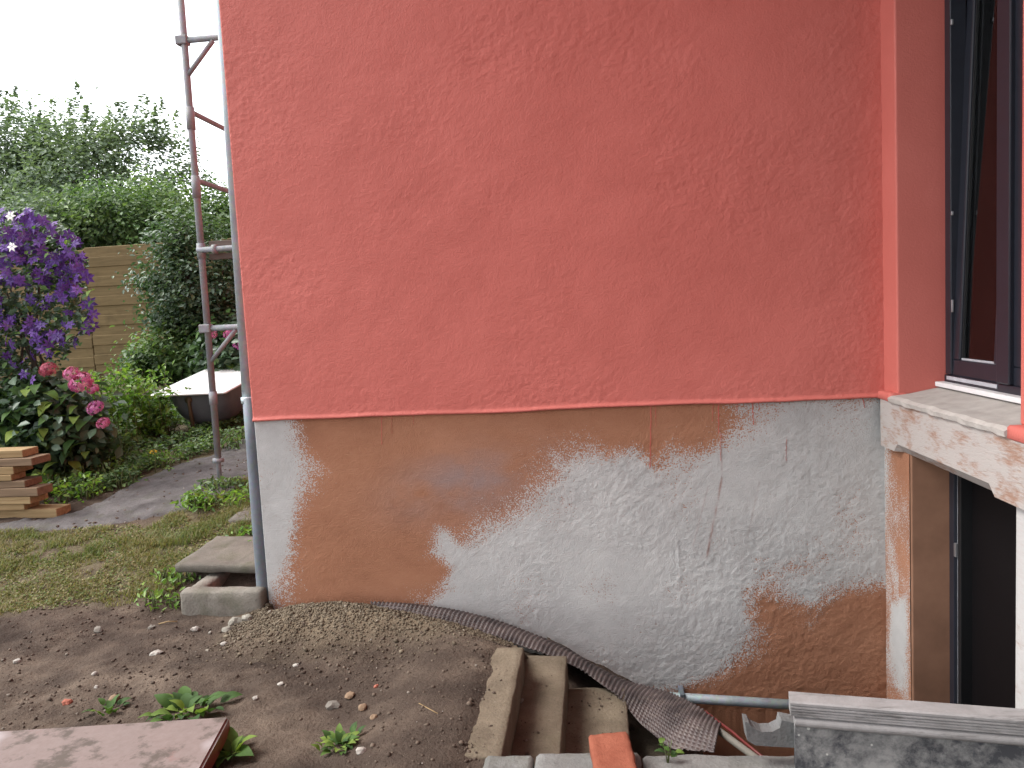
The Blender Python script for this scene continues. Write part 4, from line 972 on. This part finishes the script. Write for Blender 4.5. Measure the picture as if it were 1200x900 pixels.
# --- large leaf (hydrangea, weeds): curved, pointed, with a folded midrib
def big_leaf(L, Wd, bend, seed, wav=0.0):
    g = random.Random(seed); n = 7; V = []; Fs = []
    for i in range(n):
        t = i/(n-1); w_ = Wd*0.5*(math.sin(math.pi*min(1, t**0.75*1.0))**0.8+0.02)*(1-0.15*t); z = bend*(math.sin(t*2.2)) - 0.3*L*t*t
        x = L*t; e = wav*math.sin(i*2.3+seed)
        V += [(x, -w_, z+0.25*w_+e), (x, 0, z), (x, w_, z+0.25*w_-e)]
        if i: b = 3*i; Fs += [(b-3, b-2, b+1, b), (b-2, b-1, b+2, b+1)]
    return mesh_np('leaf', V, Fs, True)
LEAVES = [big_leaf(1.0, 0.62, 0.16, k, 0.02) for k in range(3)] 
for l in LEAVES: l.materials.append(M['leaf_big'])
def put_leaf(parent, pos, size, yaw, pitch, k): return obj('leaf', LEAVES[k % 3], None, parent, loc=pos, rot=(random.uniform(-0.3, 0.3), pitch, yaw), scale=size)
def floret_dome(r, n, seed):
    g = np.random.default_rng(seed); d = g.normal(size=(n, 3)); d[:, 2] = np.abs(d[:, 2])*0.9-0.25; d /= np.linalg.norm(d, axis=1, keepdims=True)
    V = []; Fs = []; tt = []
    for k in range(n):
        c = d[k]*r*np.array([1, 1, 0.75])*g.uniform(0.88, 1.05); nz = d[k]; t = np.cross(nz, g.normal(size=3)); t /= np.linalg.norm(t); s = np.cross(nz, t); p = r*0.20; tn = g.uniform(0, 1)
        for a in range(4):
            u = t*math.cos(a*math.pi/2)+s*math.sin(a*math.pi/2); v = t*math.cos(a*math.pi/2+math.pi/2)+s*math.sin(a*math.pi/2+math.pi/2)
            b = len(V); V += [c, c+u*p*0.7+v*p*0.45+nz*0.1*p, c+u*p*1.1, c+u*p*0.7-v*p*0.45+nz*0.1*p]; Fs.append((b, b+1, b+2, b+3)); tt += [tn]*4
    # core
    me = mesh_np('flower_head', V, Fs); attr(me, 'tint', np.clip(np.array(tt), 0, 1)); return me
def hydrangea(label, px, py, Y, heads, nleaf, rx, rz, seed, group=None):
    g = random.Random(seed); c = onY(px, py, Y); gz = float(terrain(c[0], Y))
    t = thing('hydrangea_bush', label, 'shrub', (c[0], Y, gz), group)
    G = np.random.default_rng(seed)
    P, nr, cc, ids = crown_points(G, c, np.array([rx, 0.32, rz]), 60, 60, 0.09)
    ok = P[:, 2] > gz+0.02; cloud_obj('foliage', P[ok], 0.10, M['leaf_dark'], t, seed, tint=np.full(ok.sum(), 0.45), out=nr[ok], aspect=0.68)
    for k in range(nleaf):
        a = g.uniform(-1, 1); b = g.uniform(-0.95, 0.9)
        x = c[0]+rx*a; z = c[2]+rz*b; y = Y-0.32*math.sqrt(max(0.0, 1-0.7*a*a-0.6*b*b))-0.02
        put_leaf(t, (x, y, z), g.uniform(0.09, 0.16), g.uniform(-2.9, -0.2), g.uniform(0.1, 0.7), k)
    parts = [tube_np([(c[0]+g.uniform(-0.1, 0.1), Y, gz-0.02), (c[0]+rx*0.5*g.uniform(-1, 1), Y-0.1, c[2]), (c[0]+rx*0.8*g.uniform(-1, 1), Y-0.15, c[2]+rz*0.6)], [0.012, 0.008, 0.005], 6) for k in range(9)]
    V, Fs = join_np(parts); obj('stems', mesh_np('stems', V, Fs, True), M['bark'], t)
    for i, (hx, hy, r, m) in enumerate(heads):
        p = onY(hx, hy, Y-0.36); obj('flower_head', floret_dome(r, 110, seed*10+i), M[m], t, loc=p, rot=(rad(38), rad(g.uniform(-15, 15)), 0))
    return t
hydrangea('hydrangea bush with pink and mauve flower heads behind the timber pile', 62, 500, 1.95, [(57, 433, 0.065, 'crimson'), (84, 438, 0.06, 'pink'), (95, 448, 0.085, 'pink'), (109, 456, 0.045, 'pink'), (112, 478, 0.062, 'mauve'), (121, 496, 0.05, 'pink')], 70, 0.42, 0.42, 41)
hydrangea('small hydrangea with pink flowers behind the scaffold pole', 276, 410, 4.6, [(248, 392, 0.06, 'pink'), (268, 392, 0.06, 'pink'), (281, 403, 0.075, 'mauve')], 20, 0.40, 0.30, 42)
# --- clematis: a mass of violet flowers
def flower_me():
    V = []; Fs = []
    for k in range(6):
        a = k*math.pi/3; u = np.array([math.cos(a), math.sin(a), 0]); v = np.array([-math.sin(a), math.cos(a), 0]); b = len(V)
        V += [u*0.05, u*0.5+v*0.25+np.array([0, 0, 0.05]), u*1.0+np.array([0, 0, -0.10]), u*0.5-v*0.25+np.array([0, 0, 0.05]), u*0.5+np.array([0, 0, 0.0])]
        Fs += [(b, b+4, b+1), (b+1, b+4, b+2), (b, b+3, b+4), (b+4, b+3, b+2)]
    return mesh_np('flower', V, Fs)
FL = flower_me(); FL.materials.append(M['clematis'])
FW = flower_me(); FW.materials.append(M['whiteflower'])
def clematis():
    Y = 2.05; c = onY(25, 355, Y); gz = float(terrain(c[0], Y))
    t = thing('clematis', 'tall clematis covered in violet flowers behind the hydrangea', 'climber', (c[0], Y, gz))
    g = np.random.default_rng(77)
    # outline by rows (pixel x of the right edge for each pixel y)
    ys = [246, 262, 285, 310, 335, 360, 385, 410, 440, 480, 530]; xr = [34, 72, 86, 100, 106, 110, 104, 78, 62, 55, 48]
    P = []; NR = []
    for k in range(15000):
        py = g.uniform(244, 545); e = np.interp(py, ys, xr); e += 10*(vn(py/14, 0.0, 5)-0.5)*2
        px = g.uniform(-120, e); dpt_ = g.uniform(-0.30, 0.30); P.append(onY(px, py, Y+dpt_)); NR.append((0.2, -1, 0.2))
    P = np.array(P); NR = np.array(NR)
    # clump so that gaps and shade appear
    keep = vn(P[:, 0]*11, P[:, 2]*11, 8)*0.7+vn(P[:, 0]*5, P[:, 2]*5+P[:, 1]*3, 9)*0.6 > 0.55
    P = P[keep]; NR = NR[keep]
    cloud_obj('foliage', P, 0.065, M['leaf_dark'], t, 78, out=NR, aspect=0.6)
    sel = g.uniform(size=len(P)) < 0.05
    cloud_obj('young_foliage', P[sel]+np.array([0, -0.10, 0]), 0.06, M['leaf_fresh'], t, 79, out=NR[sel], aspect=0.6)
    parts = [tube_np([(c[0]+g.uniform(-0.3, 0.2), Y+0.1, gz-0.02), (c[0]+g.uniform(-0.4, 0.3), Y, (gz+c[2])/2), (c[0]+g.uniform(-0.5, 0.3), Y, c[2]+0.4)], [0.02, 0.014, 0.006], 6) for k in range(8)]
    V, Fs = join_np(parts); obj('stems', mesh_np('stems', V, Fs, True), M['bark'], t)
    n = 0; tries = 0
    while n < 300 and tries < 5000:
        tries += 1
        py = g.uniform(246, 432); e = np.interp(py, ys, xr)+6; px = g.uniform(-60, e)
        dens = np.interp(py, [246, 270, 330, 360, 400, 432], [1, 1, 0.9, 0.5, 0.35, 0.2])*(0.25+1.2*vn(px/22, py/18, 12))
        if px < 30 and 330 < py < 350: dens *= 0.5
        if g.uniform() > dens: continue
        p = onY(px, py, Y-0.33+g.uniform(-0.05, 0.10)); n += 1
        obj('flower', FL, None, t, loc=p, rot=(rad(90+g.uniform(-55, 35)), rad(g.uniform(-45, 45)), rad(g.uniform(-50, 50))), scale=g.uniform(0.038, 0.062))
    for px, py in ((47, 408), (28, 438), (38, 445), (110, 368)):
        obj('flower', FL, None, t, loc=onY(px, py, Y-0.36), rot=(rad(70), 0, rad(g.uniform(-40, 40))), scale=0.05)
    for px, py in ((12, 253), (14, 289)):
        obj('flower', FW, None, t, loc=onY(px, py, Y-0.40), rot=(rad(75), 0, 0), scale=0.045, label='white blossom among the violet ones')
    for px, py in ((107, 345), (112, 352), (100, 372), (104, 380), (108, 386), (88, 392), (66, 398), (60, 408), (72, 412), (82, 415), (92, 402), (110, 340)):
        put_leaf(t, onY(px, py, Y-0.36), g.uniform(0.06, 0.10), g.uniform(-2.6, -0.4), g.uniform(0.0, 0.5), n)
clematis()
# --- weeds near the camera, each leaf a part
def weed(label, px, py, n, size, seed, spread=0.06, Yoff=0.0):
    g = random.Random(seed); p = onT(px, py); t = thing('leafy_weed', label, 'weed', p)
    for k in range(n):
        a = 2*math.pi*k/n+g.uniform(-0.4, 0.4); r = g.uniform(0.0, spread)
        x, y = p[0]+r*math.cos(a), p[1]+r*math.sin(a)
        o = put_leaf(t, (x, y, float(terrain(x, y))+0.004), size*g.uniform(0.6, 1.15), a, -g.uniform(0.25, 0.95), k)
    return t
weed('broad-leaved weed at the back edge of the red slab', 222, 833, 34, 0.080, 1, 0.12)
weed('small weed beside the orange stone behind the slab', 128, 834, 14, 0.050, 2, 0.05)
weed('bright green weed on bare soil left of the steps', 400, 874, 40, 0.046, 3, 0.075)
weed('leafy weed against the end of the red slab', 272, 884, 14, 0.085, 4, 0.045)
p = (onZ(782, 889, -0.01))
t = thing('kerb_seedling', 'slender green seedling growing out of the kerb by the membrane', 'weed', (p[0], KY-0.06, -0.012))
V, Fs = join_np([tube_np([(p[0], KY-0.06, -0.02), (p[0]+0.006*k, KY-0.06, 0.02), (p[0]+0.014*k, KY-0.06, 0.05+0.012*abs(k))], [0.0022, 0.0018, 0.0012], 5) for k in (-1, 0.3, 1)])
obj('stems', mesh_np('stems', V, Fs, True), M['stem'], t)
for k in range(9):
    put_leaf(t, (p[0]+random.uniform(-0.03, 0.03), KY-0.06+random.uniform(-0.015, 0.015), random.uniform(0.0, 0.062)), random.uniform(0.020, 0.034), random.uniform(0, 6.28), random.uniform(-0.5, 0.3), k)
# --- dandelion
p = onY(180, 530, 2.15); t = thing('dandelion', 'single yellow dandelion flower among the weeds by the path', 'flower', (p[0], p[1], float(terrain(p[0], p[1]))))
obj('stem', tube_me([(p[0], p[1], float(terrain(p[0], p[1]))), tuple(p)], 0.003, 6), M['stem'], t)
me = floret_dome(0.03, 40, 5); obj('flower_head', me, M['yellow'], t, loc=p)

# ================================================================== GRASS, GRAVEL, CLODS (uncountable)
def blades(n, poly, hmin, hmax, seed, pad=0.0, patchy=0.45):
    g = np.random.default_rng(seed); a = np.array(poly); P = []
    x = g.uniform(a[:, 0].min()-pad, a[:, 0].max()+pad, n*6); y = g.uniform(a[:, 1].min()-pad, a[:, 1].max()+pad, n*6)
    s = sdf_poly(x, y, poly); k = (s + 0.25*fbm(x*5, y*5, 31, 4) > 0.0) & (vn(x*7, y*7, 33)*0.6+vn(x*19, y*19, 34)*0.4 > patchy*g.uniform(0.6, 1.2, len(x)))
    x, y = x[k][:n], y[k][:n]; n = len(x); z = terrain(x, y)-0.004
    h = g.uniform(hmin, hmax, n)*(0.5+vn(x*3, y*3, 35)); az = g.uniform(0, 6.283, n); ln = g.uniform(0.3, 1.3, n); w_ = g.uniform(0.0012, 0.003, n)
    dx, dy = np.cos(az), np.sin(az); B = np.stack([x, y, z], 1); sd_ = np.stack([-dy, dx, 0*x], 1)*w_[:, None]
    m1 = B+np.stack([dx*ln*h*0.4, dy*ln*h*0.4, h*0.65], 1); tp = B+np.stack([dx*ln*h, dy*ln*h, h*0.95], 1)
    V = np.stack([B-sd_, B+sd_, m1+sd_*0.8, m1-sd_*0.8, tp+sd_*0.15, tp-sd_*0.15], 1).reshape(-1, 3)
    i = np.arange(n)[:, None]*6; Fq = np.concatenate([i+np.array([[0, 1, 2, 3]]), i+np.array([[3, 2, 4, 5]])])
    me = mesh_np('grass', V, Fq); attr(me, 'tint', np.repeat(np.clip(0.05+0.65*vn(x*3.5, y*3.5, 36)+g.normal(0, 0.24, n), 0, 1), 6)); return me
o = obj('grass', blades(32000, grass_poly, 0.008, 0.042, 3, 0.0, 0.50), M['grass'], kind='stuff'); o['label'] = 'thin yellowing grass on trodden soil'; o['category'] = 'grass'
def mini_leaves(n, poly, size, seed):
    g = np.random.default_rng(seed); a = np.array(poly)
    x = g.uniform(a[:, 0].min(), a[:, 0].max(), n*6); y = g.uniform(a[:, 1].min(), a[:, 1].max(), n*6)
    k = (sdf_poly(x, y, poly)+0.2*fbm(x*4, y*4, 38, 3) > 0) & (vn(x*6, y*6, 39) > 0.42); x, y = x[k][:n], y[k][:n]
    return np.stack([x, y, terrain(x, y)+g.uniform(0.002, 0.016, len(x))], 1)
C = mini_leaves(9000, grass_poly, 0.02, 5)
o = cloud_obj('ground_cover', C, 0.017, M['grass'], None, 6, up=1.2, aspect=0.6); o['kind'] = 'stuff'; o['label'] = 'tiny ground cover leaves among the thin grass'; o['category'] = 'ground cover'
# weeds strip along the far garden, dense
far_poly = [tuple(onT(*q)[:2]) for q in ((-80, 600), (40, 596), (120, 580), (190, 548), (240, 532), (300, 510), (300, 470), (150, 470), (-80, 470))]
C = mini_leaves(26000, far_poly, 0.05, 9); C[:, 2] += rng.uniform(0, 0.09, len(C))
o = cloud_obj('ground_cover', C, 0.045, M['leaf_mid'], None, 10, up=0.8, aspect=0.5); o['kind'] = 'stuff'; o['label'] = 'leafy ground cover beyond the path'; o['category'] = 'ground cover'

ICO = bmesh.new(); bmesh.ops.create_icosphere(ICO, subdivisions=1, radius=1); ICO.verts.ensure_lookup_table()
iv = np.array([v.co[:] for v in ICO.verts]); ifc = np.array([[v.index for v in f.verts] for f in ICO.faces]); ICO.free()
def stones(x, y, size, seed, sink=0.35):
    g = np.random.default_rng(seed); n = len(x); z = terrain(x, y)
    S3 = size[:, None]*g.uniform(0.6, 1.25, (n, 3))*np.array([1, 1, 0.75]); jit = g.uniform(0.72, 1.25, (n, 12, 1))
    a = g.uniform(0, 6.283, n); ca, sa = np.cos(a), np.sin(a)
    V = iv[None]*jit*S3[:, None, :]
    V = np.stack([V[..., 0]*ca[:, None]-V[..., 1]*sa[:, None], V[..., 0]*sa[:, None]+V[..., 1]*ca[:, None], V[..., 2]], -1)
    V += np.stack([x, y, z+size*sink], 1)[:, None, :]
    Fq = (np.arange(n)[:, None, None]*12+ifc[None]).reshape(-1, 3)
    return V.reshape(-1, 3), Fq
g = np.random.default_rng(55)
n = 9000; x = g.uniform(-1.85, -0.40, n); y = -np.abs(g.normal(0.0, 0.22, n))-0.01
k = (y > -0.75) & ~((x > -1.12) & (y > -0.17)); x, y = x[k], y[k]
sz = g.uniform(0.0025, 0.0075, len(x))*np.where(g.uniform(size=len(x)) < 0.04, 1.9, 1)
V, Fq = stones(x, y, sz, 1); me = mesh_np('gravel', V, Fq); attr(me, 'tint', np.repeat(np.clip(g.beta(2, 2.6, len(x)), 0, 1), 12))
o = obj('gravel', me, M['gravel'], kind='stuff'); o['label'] = 'pale brown grit heaped along the foot of the wall'; o['category'] = 'gravel'
n = 18000; x = g.uniform(-3.6, -0.38, n); y = g.uniform(-1.75, 0.12, n)
k = (vn(x*3, y*3, 91) > g.uniform(0.15, 0.8, n)) & ~((x < r0[0]-0.02) & (y < r0[1]+0.03)) & ~((x > DX0-0.03) & (y > DY0-0.03)); x, y = x[k], y[k]
sz = 0.002+0.009*g.uniform(size=len(x))**8
V, Fq = stones(x, y, sz, 2, 0.25); me = mesh_np('soil_clods', V, Fq); attr(me, 'tint', np.repeat(g.uniform(0, 1, len(x)), 12))
o = obj('soil_clods', me, M['clod'], kind='stuff'); o['label'] = 'crumbs of soil and fine grit on the bare ground'; o['category'] = 'soil'

n = 9000; a = np.array(path_poly); x = g.uniform(a[:, 0].min(), -1.9, n); y = g.uniform(a[:, 1].min(), a[:, 1].max(), n)
k = (sdf_poly(x, y, path_poly)+0.16*fbm(x*4, y*4, 51, 4) > 0.0) & (vn(x*4, y*4, 92) > g.uniform(0.1, 0.75, n)); x, y = x[k], y[k]
V, Fq = stones(x, y, 0.003+0.010*g.uniform(size=len(x))**5, 3, 0.9); me = mesh_np('path_grit', V, Fq); attr(me, 'tint', np.repeat(np.clip(g.uniform(0, 1, len(x)), 0, 1), 12))
o = obj('path_grit', me, M['clod'], kind='stuff'); o['label'] = 'loose grit and soil crumbs on the worn path'; o['category'] = 'grit'
n = 1500; x = g.uniform(-0.56, 0.08, n); y = g.uniform(KY+0.02, -0.42, n); zz = np.select([x < -0.36, x < -0.19], [-0.034, -0.184], -0.344)
k = vn(x*9, y*6, 93) > g.uniform(0.2, 0.9, n); k &= ~((np.abs(x+0.36) < 0.025) | (np.abs(x+0.185) < 0.02) | ((x < -0.3) & (y > -0.66))); x, y, zz = x[k], y[k], zz[k]
V, Fq = stones(x, y, 0.0015+0.0055*g.uniform(size=len(x))**7, 4, 0.3); V[:, 2] += np.repeat(zz-terrain(x, y), 12); me = mesh_np('step_grit', V, Fq); attr(me, 'tint', np.repeat(g.uniform(0, 1, len(x)), 12))
o = obj('step_grit', me, M['clod'], kind='stuff'); o['label'] = 'crumbs of soil lying on the cellar steps'; o['category'] = 'grit'
def rock_me(s, seed, flat=0.6):
    bm = bmesh.new(); bmesh.ops.create_icosphere(bm, subdivisions=2, radius=1)
    for v in bm.verts:
        q = v.co*1.0; v.co = Vector((q.x*1.1, q.y*0.85, q.z*flat))*s*(1+0.38*mnoise.noise(q*1.6+Vector((seed*5.3, seed, 0))))
    return mesh_bm('stone', bm)
loose = [(111, 791, 0.013, 'stone_white', 'pale stone chip on the dark soil above the red slab'), (113, 806, 0.011, 'stone_white', 'tiny white pebble nearest the middle of the red slab edge'), (183, 767, 0.026, 'stone_white', 'flat whitish stone in the soil above the broad-leaved weed'),
         (79, 825, 0.020, 'chip_red', 'red brick chip on the soil behind the red slab'), (134, 821, 0.024, 'stone_ochre', 'orange-brown stone behind the small weed'), (347, 781, 0.013, 'stone_white', 'white pebble on dark soil below the gravel heap'),
         (329, 803, 0.014, 'stone_white', 'flat white chip on soil between gravel heap and slab'), (299, 820, 0.012, 'stone_white', 'small pale pebble right of the broad-leaved weed'), (391, 829, 0.028, 'stone_grey', 'angular grey-brown stone above the bright green weed'),
         (425, 831, 0.020, 'stone_ochre', 'tan stone beside the angular grey-brown stone'), (441, 806, 0.011, 'chip_red', 'small orange chip left of the steps'), (410, 817, 0.022, 'stone_ochre', 'flat tan flake just above the angular stone'),
         (438, 842, 0.016, 'stone_ochre', 'tan chip up and right of the bright green weed'), (423, 882, 0.018, 'stone_white', 'pinkish pale stone under the bright green weed'), (229, 739, 0.022, 'stone_white', 'rounded pale pink stone in front of the drain box'),
         (115, 740, 0.024, 'stone_grey', 'dark stone at the edge of the thin grass'), (178, 737, 0.020, 'stone_grey', 'grey lump of soil and stone before the drain box'), (276, 731, 0.036, 'rubble', 'pale lump of rubble beside the drain box'), (290, 726, 0.030, 'rubble', 'rough mortar lump between drain box and gravel heap'), (266, 740, 0.024, 'rubble', 'small mortar lump lying below the other rubble'),
         (610, 822, 0.013, 'stone_grey', 'grey pebble lying on the second step'), (262, 756, 0.014, 'stone_white', 'pale chip on the soil below the rubble lumps'), (20, 776, 0.016, 'stone_white', 'pale chip on bare soil far from the drain box')]
for i, (px, py, s, m, lb) in enumerate(loose):
    if px == 610: p = onZ(px, py, -0.18); zz = -0.182+s*0.45
    else: p = onT(px, py); zz = float(terrain(p[0], p[1]))+s*0.22
    tag(obj('stone', rock_me(s, i+1, 0.5 if 'flat' in lb else 0.68), M[m], loc=(p[0], p[1], zz), rot=(random.uniform(-.2, .2), random.uniform(-.2, .2), random.uniform(0, 6))), lb, 'stone')
a = onT(186, 733); b = onT(208, 730); a[2] += 0.008; b[2] += 0.008
tag(obj('twig', tube_me([tuple(a), tuple((a+b)/2+np.array([0, 0, 0.006])), tuple(b)], 0.003, 6), M['timber']), 'thin pale twig on the soil before the drain box', 'twig')
a = onT(491, 826); b = onT(513, 838); a[2] += 0.006; b[2] += 0.006
tag(obj('straw', tube_me([tuple(a), tuple(b)], 0.0018, 5), M['timber']), 'thin straw on the soil left of the steps', 'straw')
